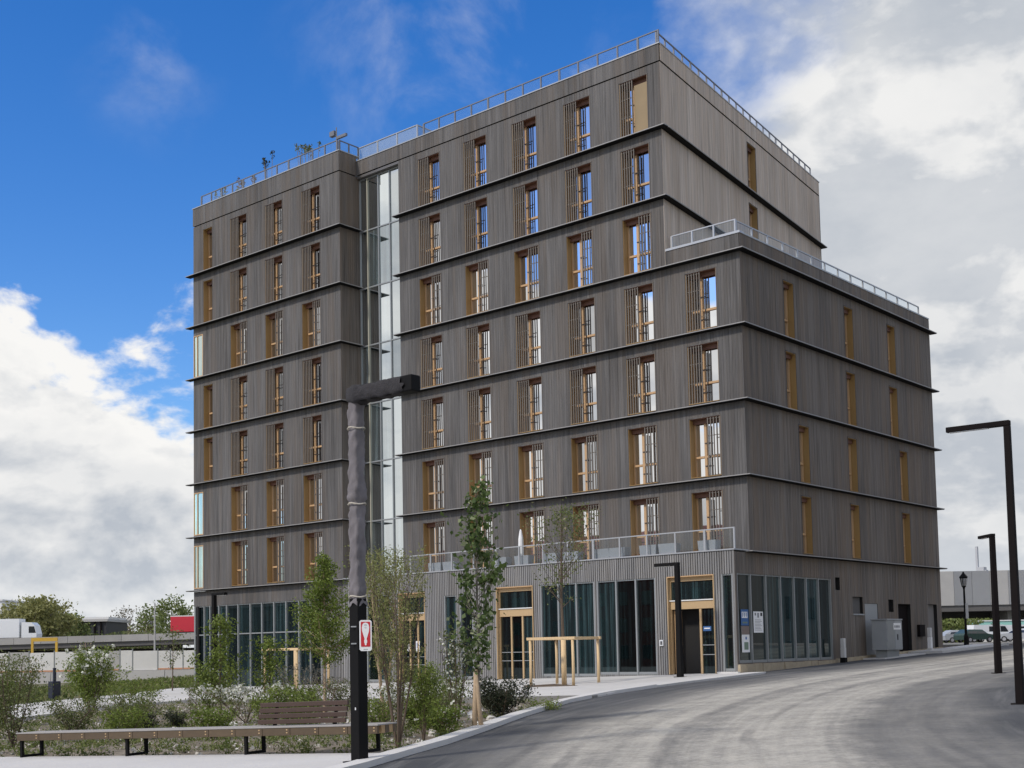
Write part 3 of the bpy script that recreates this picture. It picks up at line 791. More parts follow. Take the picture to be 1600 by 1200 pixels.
# doors: pale timber frames with a fanlight over them
def entrance(a, b, state):
    z0 = gz((a+b)/2, -1)+.05; z1 = GH; w = b-a
    d = link(bpy.data.meshes.new('entrance_door'), 'entrance_door', bld); d.matrix_parent_inverse = bld_inv
    d.location = FG.P(a, 0, z0); hh = z1-z0
    mb = MB(); p = 'pale_pine'; y0, y1 = .12, .24
    fz = hh-1.08
    mb.box(0, .09, y0, y1, 0, hh, p); mb.box(w-.09, w, y0, y1, 0, hh, p)
    mb.box(.09, w-.09, y0, y1, hh-.20, hh, p); mb.box(.09, w-.09, y0-.02, y1, fz-.18, fz+.12, p)
    mb.box(.0, w, y0-.06, y0-.021, fz+.13, fz+.17, 'white_paint')
    mb.box(-.0, .04, -.03, y0-.001, 0, hh, 'pale_pine'); mb.box(w-.04, w, -.03, y0-.001, 0, hh, 'pale_pine'); mb.box(.04, w-.04, -.03, y0-.001, hh-.04, hh, 'frame_wood')
    d.data = mb.mesh('entrance_door')
    g = MB(); g.box(.091, w-.091, y0+.05, y0+.06, fz+.121, hh-.201, M_GF); g.build('fanlight', d)
    if state == 'open':
        ms = [1.38]
        g = MB(); g.box(.09, 1.34, .75, .8, 0, fz-.18, 'backing_black'); g.build('dark_lobby', d)
        g = MB(); g.box(.10, .16, .28, 1.0, .02, fz-.22, 'frame_wood'); g.build('open_leaf', d)
        g = MB(); g.box(1.34, 1.43, y0, y1, 0, fz-.181, p); g.build('door_post', d)
        g = MB(); g.box(1.431, w-.091, y0+.05, y0+.06, .02, fz-.181, M_GF); g.build('glass_leaf', d)
        g = MB(); g.box(1.47, 1.82, y0+.035, y0+.045, 1.62, 1.80, 'poster_blue'); g.box(1.52, 1.77, y0+.03, y0+.034, 1.70, 1.74, 'sign_white'); g.build('door_sticker', d)
        g = MB(); g.box(1.43, w-.09, y0+.02, y0+.045, 1.08, 1.11, 'grey_metal'); g.box(1.43, w-.09, y0+.02, y0+.045, .72, .75, 'grey_metal'); g.build('push_bar', d)
    else:
        n = 3
        for i in range(1, n):
            g = MB(); x = .09+(w-.18)*i/n; g.box(x-.04, x+.04, y0, y1, 0, fz-.181, p); g.build('door_post', d)
        for i in range(n):
            x0 = .09+(w-.18)*i/n+.04; x1 = .09+(w-.18)*(i+1)/n-.04
            g = MB(); g.box(x0, x1, y0+.05, y0+.06, .01, fz-.181, M_GF); g.box(x0, x1, y0+.02, y0+.045, 1.12, 1.15, 'grey_metal'); g.box(x0, x1, y0+.02, y0+.045, .76, .79, 'grey_metal')
            g.build('door_leaf', d)
        g = MB(); g.box(0, w, 1.0, 1.05, 0, hh, 'backing_black'); g.build('dark_lobby', d)
    if a < -17:
        g = MB(); g.box(.95, 1.19, y0+.012, y0+.02, 1.35, 1.85, 'sign_white'); g.box(1.0, 1.14, y0+.008, y0+.012, 1.55, 1.78, 'poster_blue'); g.build('door_notice', d)
        g = MB(); g.box(.32, .52, y0+.012, y0+.02, 1.4, 1.72, 'sign_white'); g.box(.36, .48, y0+.008, y0+.012, 1.5, 1.66, 'ink_grey'); g.build('door_notice', d)
for a, b, st in doors: entrance(a, b, st)

# service openings of the right face
def rpart(name, s0, s1, d0, d1, z0, z1, m):
    mb = MB(); mb.fbox(FR, s0, s1, d0, d1, z0, z1, m); return bpart(mb, name)
rpart('vent_grille', 7.18, 7.59, -.2, -.12, Z1-1.30, Z1-.79, 'black_metal')
rpart('vent_grille', 8.73, 9.71, -.2, -.14, Z1-2.28, Z1-1.57, 'dark_concrete')
rpart('vent_sill', 8.70, 9.75, -.12, .04, Z1-2.35, Z1-2.29, 'mid_grey_metal')
rpart('meter_door', 9.91, 11.21, -.12, -.03, 1.11, Z1-1.84, 'mid_grey_metal')
rpart('vent_grille', 12.34, 12.85, -.2, -.12, Z1-2.17, Z1-1.63, 'black_metal')
dd = rpart('service_door', 13.34, 14.71, -.25, -.17, 1.16, Z1-1.81, 'brown_black_metal')
dd = rpart('service_door', 16.73, 17.79, -.25, -.17, 1.31, Z1-1.78, 'old_building')
rpart('meter_box', 15.35, 15.95, .0, .14, Z1-3.3, Z1-2.75, 'brown_black_metal')
mb = MB()
for i in range(14):
    a = -.93+i*.56; zt = 1.03-rnd.uniform(0, .03)
    mb.fbox(FR, a+.004, a+.556, .001, .07+rnd.uniform(0, .05), gz(-.2, a)-.35, zt-.02, 'plinth_stone')
bpart(mb, 'stone_plinth', kind='stuff')
mb = MB()
for i in range(20):
    a = 6.95+i*.56
    mb.fbox(FR, a+.004, a+.556, .001, .05+rnd.uniform(0, .05), gz(-.2, a)-.35, gz(-.2, a)+.17, 'plinth_stone')
bpart(mb, 'stone_plinth', kind='stuff')
mb = MB(); mb.fbox(FG, -1.0, XR+.1, .001, .16, .35, .72, 'concrete_kerb'); bpart(mb, 'corner_step')

# posters on the corner glass
def on_right(name, s0, s1, z0, z1, m, d=-.085):
    mb = MB(); mb.fbox(FR, s0, s1, d, d+.008, z0, z1, m); return mb
p = on_right('poster', -.46, .10, 2.42, 3.02, 'poster_blue')
p.fbox(FR, -.40, .02, -.077, -.074, 2.70, 2.93, 'sign_white')
for i, (a, b) in enumerate(((-.36, -.26), (-.22, -.12), (-.08, -.01))):
    p.fbox(FR, a, a+.03, -.073, -.071, 2.73, 2.90, 'poster_blue'); p.fbox(FR, a+.03, b, -.073, -.071, 2.87, 2.90, 'poster_blue'); p.fbox(FR, a+.03, b, -.073, -.071, 2.80, 2.825, 'poster_blue')
p.fbox(FR, -.36, 0, -.077, -.074, 2.50, 2.56, 'photo_green')
po = bpart(p, 'blue_poster')
p = on_right('poster', -.44, .12, 1.42, 2.40, 'sign_white'); p.fbox(FR, -.44, .12, -.077, -.074, 2.08, 2.40, 'photo_brown'); p.fbox(FR, -.28, .02, -.077, -.074, 1.52, 1.80, 'photo_green'); p.fbox(FR, -.18, -.08, -.077, -.074, 1.90, 2.0, 'poster_blue')
bpart(p, 'white_poster')
p = on_right('poster', .46, 1.18, 2.15, 2.95, 'sign_white')
p.fbox(FR, .56, .66, -.077, -.074, 2.80, 2.90, 'ink_grey'); p.fbox(FR, .98, 1.12, -.077, -.074, 2.78, 2.91, 'ink_dark'); p.fbox(FR, .76, .86, -.077, -.074, 2.72, 2.90, 'ink_grey')
for i in range(8): p.fbox(FR, .56, 1.08-.06*(i % 3), -.077, -.074, 2.24+i*.055, 2.255+i*.055, 'ink_grey')
bpart(p, 'notice_sheet')
mb = MB(); mb.fbox(FG, -3.58, -3.42, .001, .06, 1.72, 1.95, 'sign_white'); mb.fbox(FG, -3.54, -3.50, .06, .065, 1.76, 1.90, 'ink_dark'); mb.fbox(FG, -3.49, -3.45, .06, .065, 1.76, 1.90, 'ink_dark'); bpart(mb, 'entry_phone')

# ---- railings
def railing(F, a, b, d, z0, z1, n, metal, name, glass=True, post=.03, mid=False):
    r = link(bpy.data.meshes.new(name), name, bld); r.matrix_parent_inverse = bld_inv
    mb = MB()
    mb.fbox(F, a, b, d-.025, d+.025, z1-.045, z1, metal)
    for i in range(n+1):
        x = a+(b-a)*i/n; x = min(max(x, a+post), b-post)
        w = post*(1.5 if (i % 4 == 0) else 1)
        mb.fbox(F, x-w, x+w, d-.03, d+.03, z0, z1-.046, metal)
    if mid: mb.fbox(F, a, b, d-.012, d+.012, (z0+z1)/2, (z0+z1)/2+.02, metal)
    r.data = mb.mesh(name)
    if glass:
        for i in range(n):
            g = MB(); xa = a+(b-a)*i/n+post*1.6; xb = a+(b-a)*(i+1)/n-post*1.6
            g.poly([F.P(xa, d, z0+.06), F.P(xb, d, z0+.06), F.P(xb, d, z1-.05), F.P(xa, d, z1-.05)], M_CLEAR)
            q = link(g.mesh('glass_panel'), 'glass_panel', r)
    return r
railing(FG, -17.3, XR-.02, -.14, GT+.05, Z1+.86, 13, 'rail_metal', 'terrace_railing')
railing(FL, -33.6, -22.25, -.35, PL+.04, Z1+21.98, 12, 'roof_rail_metal', 'roof_railing')
railing(FRET, YL+.4, YM+.6, -.45, PL+.04, Z1+21.98, 2, 'roof_rail_metal', 'roof_railing')
railing(FM, -17.3, XT-.2, -.3, PM+.04, Z1+21.68, 13, 'roof_rail_metal', 'roof_railing')
railing(FT, .35, 18.6, -.3, PM+.04, Z1+21.66, 22, 'roof_rail_metal', 'roof_railing', glass=False)
railing(FM, XT+.1, XR-.3, -.3, PLO+.09, Z1+12.95, 3, 'rail_metal', 'roof_railing')
railing(FR, YM+.35, YB-.2, -.35, PLO+.06, Z1+12.93, 14, 'rail_metal', 'roof_railing')
# glass screen round the roof terrace next to the stair strip
mb = MB(); F9 = Frame(0, .9, 1, 0)
r = link(bpy.data.meshes.new('roof_screen'), 'roof_screen', bld); r.matrix_parent_inverse = bld_inv
for x in (-22.3, -20.9, -19.5, -18.1): mb.fbox(F9, x-.03, x+.03, -.03, .03, PM-.3, Z1+21.95, 'rail_metal')
mb.fbox(F9, -22.3, -18.07, -.035, .035, Z1+21.951, Z1+21.99, 'rail_metal'); mb.box(-18.13, -18.07, .94, 3.5, Z1+21.951, Z1+21.99, 'rail_metal')
r.data = mb.mesh('roof_screen')
for x in (-22.3, -20.9, -19.5):
    g = MB(); g.poly([F9.P(x+.04, 0, PM-.3), F9.P(x+1.36, 0, PM-.3), F9.P(x+1.36, 0, Z1+21.94), F9.P(x+.04, 0, Z1+21.94)], M_FROST); link(g.mesh('glass_panel'), 'glass_panel', r)
g = MB(); g.poly([(-18.1, .95, PM-.3), (-18.1, 3.5, PM-.3), (-18.1, 3.5, Z1+21.94), (-18.1, .95, Z1+21.94)], M_FROST); link(g.mesh('glass_panel'), 'glass_panel', r)

# ================================================================== PLANTS
def leaf_cloud(name, pts, size, m, parent, seed=0, aspect=1.7, up=.0, sv=.35):
    rg = np.random.default_rng(seed); n = len(pts)
    a = rg.normal(size=(n, 3)); a[:, 2] += up; a /= np.linalg.norm(a, axis=1, keepdims=True)
    b = rg.normal(size=(n, 3)); b -= a*np.sum(a*b, 1, keepdims=True); b /= np.linalg.norm(b, axis=1, keepdims=True)
    s = size*(1+sv*rg.uniform(-1, 1, (n, 1)))
    l = a*s*.5; w = b*s*.5/aspect; nrm = np.cross(a, b)*s*.12
    P = np.asarray(pts)
    V = np.stack([P-l, P+w+nrm, P+l, P-w+nrm], 1).reshape(-1, 3)
    me = bpy.data.meshes.new(name)
    me.vertices.add(4*n); me.vertices.foreach_set('co', V.ravel().astype(np.float32))
    me.loops.add(4*n); me.loops.foreach_set('vertex_index', np.arange(4*n, dtype=np.int32))
    me.polygons.add(n); me.polygons.foreach_set('loop_start', np.arange(0, 4*n, 4, dtype=np.int32))
    me.update(calc_edges=True); me.materials.append(m); me.validate()
    return link(me, name, parent)
PROF = dict(oval=lambda t: math.sin(math.pi*min(1, max(0, t*.92+.06)))**.7, cone=lambda t: (1-t)**.75*min(1, t*5+.45), column=lambda t: (1-t**4)*(.65+.35*math.sin(t*9)),
            vase=lambda t: .35+.65*t if t < .8 else .87-(t-.8)*2.2, bush=lambda t: math.sqrt(max(0, 1-(t*1.0)**2)), poplar=lambda t: (1-t)**.55*min(1, .35+t*2.4))
def plant(name, label, cat, x, y, h, w, leaf, nl=2500, ls=.07, stems=1, cb=.12, rise=.9, nb=34, prof='oval', tr=.03, bark='bark_brown', group=None, seed=1,
          spread=.08, flowers=0, fsize=.09, z=None, fzone=(.55, 1), aspect=1.7, fan=.25, names=('trunk', 'foliage'), twig=.35, lean=(0, 0)):
    rg = random.Random(seed)
    root = thing(name, label, cat, (x, y, (bedz(x, y) if z is None else z)-.02), rg.uniform(0, 6.28) if lean == (0, 0) else 0, group)
    mb = MB(); P = []; pf = PROF[prof]
    for si in range(stems):
        ang = 6.283*si/stems+rg.uniform(-.5, .5); off = (0 if stems == 1 else fan)
        hs = h*(1 if stems == 1 else rg.uniform(.72, 1.0))
        top = Vector((math.cos(ang)*off*w+lean[0]*hs, math.sin(ang)*off*w+lean[1]*hs, hs))
        base_ = Vector((math.cos(ang)*.05*off, math.sin(ang)*.05*off, 0))
        mid = base_.lerp(top, .5)+Vector((rg.uniform(-1, 1), rg.uniform(-1, 1), 0))*w*.035
        def stem(t): return base_.lerp(mid, t*2) if t < .5 else mid.lerp(top, t*2-1)
        mb.tube([stem(i/6) for i in range(7)], [tr*(1-.85*i/6)+.003 for i in range(7)], bark, 6)
        nbs = max(3, nb//stems)
        for bi in range(nbs):
            u = (bi+rg.random())/nbs; t0 = cb+(1-cb)*u*.97
            p0 = stem(t0); az = rg.uniform(0, 6.283)
            rad = max(.02, pf(u))*w*.66*rg.uniform(.55, 1.05)*(1 if stems == 1 else .62)
            el = rise*rg.uniform(.6, 1.3)
            tip = p0+Vector((math.cos(az)*rad, math.sin(az)*rad, rad*math.tan(min(1.35, el))*.85))
            if tip.z > h: tip.z = h-rg.uniform(0, .05)*h
            c = p0.lerp(tip, .55)+Vector((0, 0, -.06*rad*math.tan(min(1.3, el))))
            mb.tube([p0, c, tip], [tr*.32*(1-t0)+.004, tr*.22*(1-t0)+.003, .002], bark, 4, cap=False)
            k = max(2, int(nl/(nbs*stems)*(.35+pf(u))))
            for q in range(k):
                s_ = twig+(1-twig)*rg.random()
                pp = (p0.lerp(c, s_*2) if s_ < .5 else c.lerp(tip, s_*2-1))
                P.append((pp.x+rg.gauss(0, spread), pp.y+rg.gauss(0, spread), max(.03, pp.z+rg.gauss(0, spread))))
    mb.build(names[0], root)
    leaf_cloud(names[1], P, ls, leaf, root, seed, aspect)
    if flowers:
        cand = [p for p in P if fzone[0]*h < p[2] <= fzone[1]*h+.2]
        F = []
        for _ in range(flowers):
            c = rg.choice(cand)
            for _k in range(5): F.append((c[0]+rg.gauss(0, .03), c[1]+rg.gauss(0, .03), c[2]+rg.gauss(0, .03)))
        leaf_cloud('blossom', F, fsize, BLOSSOM, root, seed+9, 1.1)
    return root

G1 = 'young trees in the planting bed'; G2 = 'shrubs in the planting bed'
plant('poplar_tree', 'slim young poplar with dark glossy leaves tied to slanting stakes by the kerb', 'tree', 6.14, -22.07, 5.35, 1.2, LF_POP, 1450, .115, cb=.24, rise=1.05, nb=70,
      prof='poplar', tr=.035, bark='bark_grey', group=G1, seed=11, spread=.085, aspect=1.25)
plant('conical_tree', 'dense fresh-green conical young tree behind the bench backrest', 'tree', -2.93, -18.44, 4.45, 2.05, LF_CON, 10000, .07, cb=.30, rise=.75, nb=90,
      prof='cone', tr=.05, bark='bark_pale', group=G1, seed=12, spread=.09, twig=.15)
plant('feathery_tree', 'feathery olive multi-stemmed young tree just right of the wrapped lamp post', 'tree', 6.89, -25.16, 3.75, 1.5, LF_WIL, 5000, .06, stems=7, cb=.3, rise=1.2, nb=110,
      prof='vase', tr=.022, group=G1, seed=13, spread=.06, aspect=3.2, fan=.3)
plant('feathery_tree', 'wispy olive sapling with a pale forked trunk behind the feathery tree', 'tree', 1.81, -20.69, 4.25, 1.6, LF_WIL, 4000, .075, stems=3, cb=.3, rise=1.2, nb=80,
      prof='vase', tr=.035, bark='bark_pale', group=G1, seed=14, spread=.08, aspect=3.0, fan=.22)
plant('bamboo_bush', 'bright green dense bush at the foot of the feathery tree', 'shrub', 6.09, -23.68, 1.55, 1.0, LF_BUSH, 3600, .055, stems=5, cb=.22, rise=.9, nb=60,
      prof='oval', tr=.012, group=G2, seed=15, spread=.07, aspect=3.0, fan=.2)
plant('flowering_shrub', 'tall sparse shrub dotted with white flowers left of the poplar', 'shrub', 4.82, -21.40, 2.15, 1.0, LF_MIX, 900, .06, stems=6, cb=.25, rise=1.1, nb=54,
      prof='vase', tr=.012, group=G2, seed=16, spread=.08, flowers=34, fsize=.055, fan=.32, fzone=(.35, 1))
plant('leafy_tree', 'narrow leafy green tree in front of the left shopfront corner', 'tree', -7.80, -18.32, 3.0, 1.35, LF_BUSH, 3200, .085, cb=.12, rise=.9, nb=46,
      prof='column', tr=.03, group=G1, seed=17, spread=.1)
plant('leafy_tree', 'smaller leafy tree right beside the narrow leafy one', 'tree', -7.2, -16.93, 2.2, 1.2, LF_CON, 1800, .085, cb=.15, rise=.9, nb=36, prof='column', tr=.025, group=G1, seed=18, spread=.1)
plant('flowering_shrub', 'low spreading shrub covered in white blossom left of the backrest', 'shrub', -3.33, -20.79, 1.0, 1.95, LF_MIX, 900, .06, stems=9, cb=.25, rise=.8, nb=54,
      prof='vase', tr=.01, group=G2, seed=19, spread=.07, flowers=90, fsize=.085, fan=.5, fzone=(.6, 1))
plant('bare_shrub', 'greyish twiggy shrub with hardly any leaves behind the backrest', 'shrub', -3.97, -18.42, 1.45, 1.5, LF_GREY, 420, .05, stems=8, cb=.2, rise=1.0, nb=70, prof='vase', tr=.012, bark='bark_grey', group=G2, seed=20, spread=.05, fan=.35)
plant('bare_shrub', 'reddish-brown twiggy shrub beside the conical tree trunk', 'shrub', -1.9, -19.4, 1.15, 1.2, LF_GREY, 300, .045, stems=7, cb=.2, rise=1.0, nb=60, prof='vase', tr=.011, bark='bark_brown', group=G2, seed=21, spread=.05, fan=.4)
plant('evergreen_shrub', 'rounded dark evergreen shrub nearest the staked tree', 'shrub', 3.45, -18.3, .95, 1.45, LF_DARK, 3600, .06, stems=6, cb=.1, rise=.7, nb=80, prof='bush', tr=.012, group=G2, seed=22, spread=.07, fan=.4, twig=.1, flowers=10, fsize=.05)
plant('shrub', 'tall olive-green shrub at the far left end of the bench', 'shrub', -3.89, -26.96, 2.2, 1.5, LF_MIX, 2600, .06, stems=7, cb=.08, rise=1.0, nb=80, prof='oval', tr=.012, group=G2, seed=23, spread=.09, fan=.3)
plant('shrub', 'wide green shrub between the left bench end and the path', 'shrub', -12.9, -22.6, 1.9, 1.5, LF_BUSH, 3000, .075, stems=6, cb=.1, rise=.9, nb=70, prof='oval', tr=.015, group=G2, seed=24, spread=.12, fan=.35)
plant('flowering_shrub', 'large green shrub with white flowers on top before the hoarding', 'shrub', -13.9, -19.0, 2.25, 1.6, LF_BUSH, 3400, .08, stems=5, cb=.2, rise=.85, nb=70, prof='oval', tr=.02, group=G2, seed=25, spread=.12, flowers=60, fsize=.11, fan=.3, fzone=(.62, 1))
plant('shrub', 'mottled low hedge plant behind the middle of the bench', 'shrub', -5.73, -22.71, .85, 1.6, LF_MIX, 1900, .055, stems=6, cb=.05, rise=.7, nb=60, prof='bush', tr=.01, group=G2, seed=26, spread=.08, fan=.45, twig=.1)
plant('shrub', 'low bronze and green hedge plant left of the dark round bushes', 'shrub', -6.6, -23.9, .95, 1.6, LF_MIX, 1900, .055, stems=6, cb=.05, rise=.7, nb=60, prof='bush', tr=.01, group=G2, seed=27, spread=.08, fan=.45, twig=.1)
plant('round_bush', 'dark clipped round bush, the left of a pair behind the bench', 'shrub', -4.60, -23.00, .52, .62, LF_DARK, 1500, .045, stems=5, cb=.03, rise=.6, nb=40, prof='bush', tr=.008, group=G2, seed=28, spread=.05, fan=.4, twig=.05)
plant('round_bush', 'dark clipped round bush, the right of a pair behind the bench', 'shrub', -3.85, -22.62, .46, .60, LF_DARK, 1500, .045, stems=5, cb=.03, rise=.6, nb=40, prof='bush', tr=.008, group=G2, seed=29, spread=.05, fan=.4, twig=.05)
plant('sapling', 'thin sparse sapling on the grass in front of the hoarding', 'tree', -32.2, -3.4, 3.3, 1.5, LF_MIX, 300, .12, cb=.35, rise=.8, nb=26, prof='oval', tr=.035, group=G1, seed=30, spread=.12, z=gz(-32.2, -3.4))
plant('sapling', 'thin bare sapling nearest the left corner of the building', 'tree', -21.0, -15.0, 2.6, 1.0, LF_MIX, 170, .09, cb=.3, rise=.9, nb=22, prof='oval', tr=.028, bark='bark_pale', group=G1, seed=31, spread=.09, z=gz(-21, -15))
plant('sapling', 'spindly dark stem with few leaves just left of the white blossom', 'tree', -1.10, -24.04, 1.25, .5, LF_MIX, 200, .05, stems=2, cb=.4, rise=1.0, nb=18, prof='vase', tr=.014, group=G1, seed=32, spread=.06)
plant('shrub', 'small yellow-green shrub tucked left of the bench backrest', 'shrub', -.3, -22.6, .8, .9, LF_BUSH, 900, .055, stems=4, cb=.15, rise=.9, nb=34, prof='oval', tr=.01, group=G2, seed=33, spread=.07)
plant('shrub', 'low green shrub at the right end of the bench', 'shrub', 5.0, -23.9, .8, .9, LF_BUSH, 1000, .05, stems=5, cb=.05, rise=.8, nb=40, prof='bush', tr=.009, group=G2, seed=34, spread=.07, fan=.4)
plant('shrub', 'dull green shrub low between the bush and the poplar stakes', 'shrub', 3.6, -20.6, .9, 1.2, LF_MIX, 1300, .05, stems=6, cb=.08, rise=.8, nb=50, prof='bush', tr=.01, group=G2, seed=35, spread=.07, fan=.4)
plant('flowering_shrub', 'white-flowered shrub close behind the wrapped lamp post', 'shrub', 3.9, -22.6, .95, 1.0, LF_MIX, 700, .05, stems=6, cb=.2, rise=.9, nb=44, prof='vase', tr=.01, group=G2, seed=36, spread=.06, flowers=40, fsize=.06, fan=.4)
plant('shrub', 'flat yellowish shrub at the kerb below the staked tree', 'shrub', 3.7, -16.9, .38, .9, LF_BUSH, 900, .045, stems=5, cb=.05, rise=.6, nb=40, prof='bush', tr=.008, group=G2, seed=37, spread=.06, fan=.5)
plant('shrub', 'grey-green low shrub against the plaza edge left of the dark evergreen', 'shrub', 2.3, -17.4, .6, 1.2, LF_MIX, 900, .05, stems=6, cb=.05, rise=.7, nb=40, prof='bush', tr=.008, group=G2, seed=38, spread=.07, fan=.5)
plant('shrub', 'bushy green shrub on the verge left of the dark bollard lamp', 'shrub', -29.5, -19.0, 2.3, 3.4, LF_MIX, 2400, .11, stems=6, cb=.05, rise=.8, nb=70, prof='oval', tr=.02, group='shrubs on the verge', seed=39, spread=.15, fan=.4, z=gz(-29.5, -19))
plant('shrub', 'taller thin-leaved shrub on the verge right of the dark bollard lamp', 'shrub', -29.4, -9.5, 1.5, 2.8, LF_BUSH, 2000, .1, stems=6, cb=.05, rise=.8, nb=60, prof='oval', tr=.02, group='shrubs on the verge', seed=40, spread=.15, fan=.4, z=gz(-29.4, -9.5))

for i_, (x_, y_, h_, w_, lf_, lab_) in enumerate((
    (-2.0, -25.2, .75, 1.1, LF_BUSH, 'fresh green low plant behind the middle of the bench, left of the backrest'),
    (.9, -24.9, .7, 1.0, LF_CON, 'bright green low plant right behind the bench backrest'),
    (2.6, -24.0, 1.05, 1.1, LF_BUSH, 'upright green plant between the backrest and the wrapped post'),
    (1.0, -22.6, 1.0, 1.3, LF_MIX, 'loose green plant behind the right half of the backrest'),
    (-9.3, -20.2, 1.2, 1.8, LF_BUSH, 'broad green plant in front of the smaller leafy tree'),
    (-8.4, -25.6, 1.0, 1.4, LF_MIX, 'olive plant close behind the left half of the bench'),
    (-10.6, -26.4, 1.3, 1.6, LF_BUSH, 'light green plant between the bench end and the bronze hedge plant'),
    (-16.4, -22.6, 1.6, 1.8, LF_MIX, 'tall loose plant at the path edge on the left'),
    (-12.0, -15.6, 1.1, 1.9, LF_CON, 'yellow-green plant near the plaza edge left of the leafy trees'),
    (-5.6, -15.4, .8, 1.6, LF_MIX, 'low plant against the plaza edge behind the white blossom'),
    (.4, -17.2, .9, 1.5, LF_BUSH, 'green plant by the plaza edge right of the conical tree'),
    (5.6, -22.7, .55, .9, LF_CON, 'small bright plant between the bright bush and the poplar'),
    (4.2, -21.9, .6, .9, LF_BUSH, 'small green plant under the tall white-flowered shrub'))):
    plant('shrub', lab_, 'shrub', x_, y_, h_, w_, lf_, int(900+900*h_), .06, stems=6, cb=.06, rise=.85, nb=54, prof='oval' if h_ > .9 else 'bush', tr=.01, group=G2, seed=70+i_, spread=.08, fan=.42, twig=.15,
          flowers=14 if i_ % 4 == 3 else 0, fsize=.06)

# staked tree on the plaza
sx0, sy0 = -4.11, -6.23; sz = gz(sx0, sy0)+.05
plant('plane_tree', 'thin-leaved young tree standing inside the square timber stake frame', 'tree', sx0, sy0, 6.4, 2.5, LF_MIX, 1150, .10, cb=.42, rise=1.0, nb=44, prof='oval', tr=.07, bark='bark_brown', group=G1, seed=41, spread=.13, z=sz)
for c_ in (0,):
    pass
def stake_frame(x, y, w, h, label, rz):
    z = gz(x, y)+.04
    t = thing('stake_frame', label, 'tree stakes', (x, y, z), rz, 'timber stake frames on the plaza')
    for i, (a, b) in enumerate(((-1, -1), (1, -1), (1, 1), (-1, 1))):
        mb = MB(); mb.tube([(a*w/2, b*w/2, -.1), (a*w/2+.01, b*w/2, h*.5), (a*w/2, b*w/2, h)], [.055, .052, .05], 'stake_wood', 8); mb.build('post', t, smooth=True)
    for a in (-1, 1):
        mb = MB(); mb.box(-w/2-.12, w/2+.12, a*w/2-.06, a*w/2+.06, h+.001, h+.10, 'stake_wood'); mb.build('rail', t, bevel=.01)
        mb = MB(); mb.box(a*w/2-.06, a*w/2+.06, -w/2+.07, w/2-.07, h+.003, h+.098, 'stake_wood'); mb.build('rail', t, bevel=.01)
    mb = MB()
    mb.tube([(-.02, -.02, 0), (-.02, -.02, h)], .095, 'stake_wood', 8); mb.build('bamboo_wrap', t, smooth=True)
    mb = MB(); mb.box(-w/2-.15, w/2+.15, -w/2-.15, w/2+.15, -.03, .012, 'bark_brown'); mb.build('tree_pit', t)
    return t
stake_frame(sx0, sy0, 1.75, 1.60, 'square frame of pale round stakes around the thin plaza tree', .12)
stake_frame(-18.4, -6.6, 1.9, 1.75, 'pale stake frame behind the conical tree in front of the left shopfront', .1)
# slanting stakes at the poplar
t = thing('slanting_stakes', 'two rough pale stakes leaning together at the poplar trunk', 'tree stakes', (6.14, -22.07, bedz(6.14, -22.07)))
ax = Vector((RT.x, RT.y, 0)).normalized()
for d0, d1 in ((.12, -.03), (-.06, -.02)):
    mb = MB(); mb.tube([tuple(ax*d0+Vector((0, -.1, -.1))), tuple(ax*(d0+d1)/2+Vector((0, -.09, .6))), tuple(ax*(d1)+Vector((0, -.07, 1.38)))], [.055, .05, .042], 'bark_pale', 8); mb.build('stake', t, smooth=True)
mb = MB(); mb.tube([(-.06, -.12, 1.12), (.07, -.02, 1.12), (-.02, .06, 1.12), (-.06, -.12, 1.12)], .018, 'cord', 5); mb.build('tie', t)

# low ground cover and stones in the bed
rg = np.random.default_rng(5)
pts = []
while len(pts) < 1150:
    x, y = rg.uniform(-18, 8), rg.uniform(-31, -12)
    if inside((x, y), BED) and edge_dist((x, y), BED) > .15 and (rg.random() < .35 or y < -22): pts.append((x, y))
V = []
for x, y in pts:
    n = rg.integers(14, 40); s = rg.uniform(.08, .22)
    for _ in range(n):
        V.append((x+rg.normal(0, s*.6), y+rg.normal(0, s*.6), bedz(x, y)+abs(rg.normal(0, s*.5))+.02))
o = leaf_cloud('ground_cover', V, .075, LF_GRASS, None, 6, 2.6, up=.8); o['kind'] = 'stuff'
V = []
for _ in range(26000):
    x, y = rg.uniform(-60, -27), rg.uniform(-34, 20)
    if x < -28+(-22-y)*.0 and not inside((x, y), PLAZA): V.append((x, y, gz(x, y)+rg.uniform(0, .22)))
o = leaf_cloud('verge_grass', V, .30, LF_GRASS, None, 8, 3.2, up=1.2); o['kind'] = 'stuff'
V = []
for _ in range(5200):
    x, y = rg.uniform(-18, 8), rg.uniform(-31, -12)
    if inside((x, y), BED) and edge_dist((x, y), BED) > .1 and math.sin(x*1.3)*math.sin(y*1.1+x*.4) > -.45: V.append((x, y, bedz(x, y)+.012))
o = leaf_cloud('pebbles', V, .085, MATS['stone_pale'], None, 17, 1.15, sv=.7); o['kind'] = 'stuff'
def rock_mesh(seed, r):
    bm = bmesh.new(); bmesh.ops.create_icosphere(bm, subdivisions=2, radius=r); q = random.Random(seed)
    ph = [q.uniform(0, 6) for _ in range(6)]
    for v in bm.verts:
        k = 1+.22*math.sin(v.co.x/r*2.3+ph[0])*math.sin(v.co.y/r*2.7+ph[1])+.15*math.sin(v.co.z/r*4+ph[2]+v.co.x/r*3)
        v.co = Vector((v.co.x*k*1.25, v.co.y*k, v.co.z*k*.62))
    me = bpy.data.meshes.new('stone'); bm.to_mesh(me); bm.free(); me.materials.append(MATS['stone_pale']); return me
rocks = [rock_mesh(i, .16) for i in range(4)]
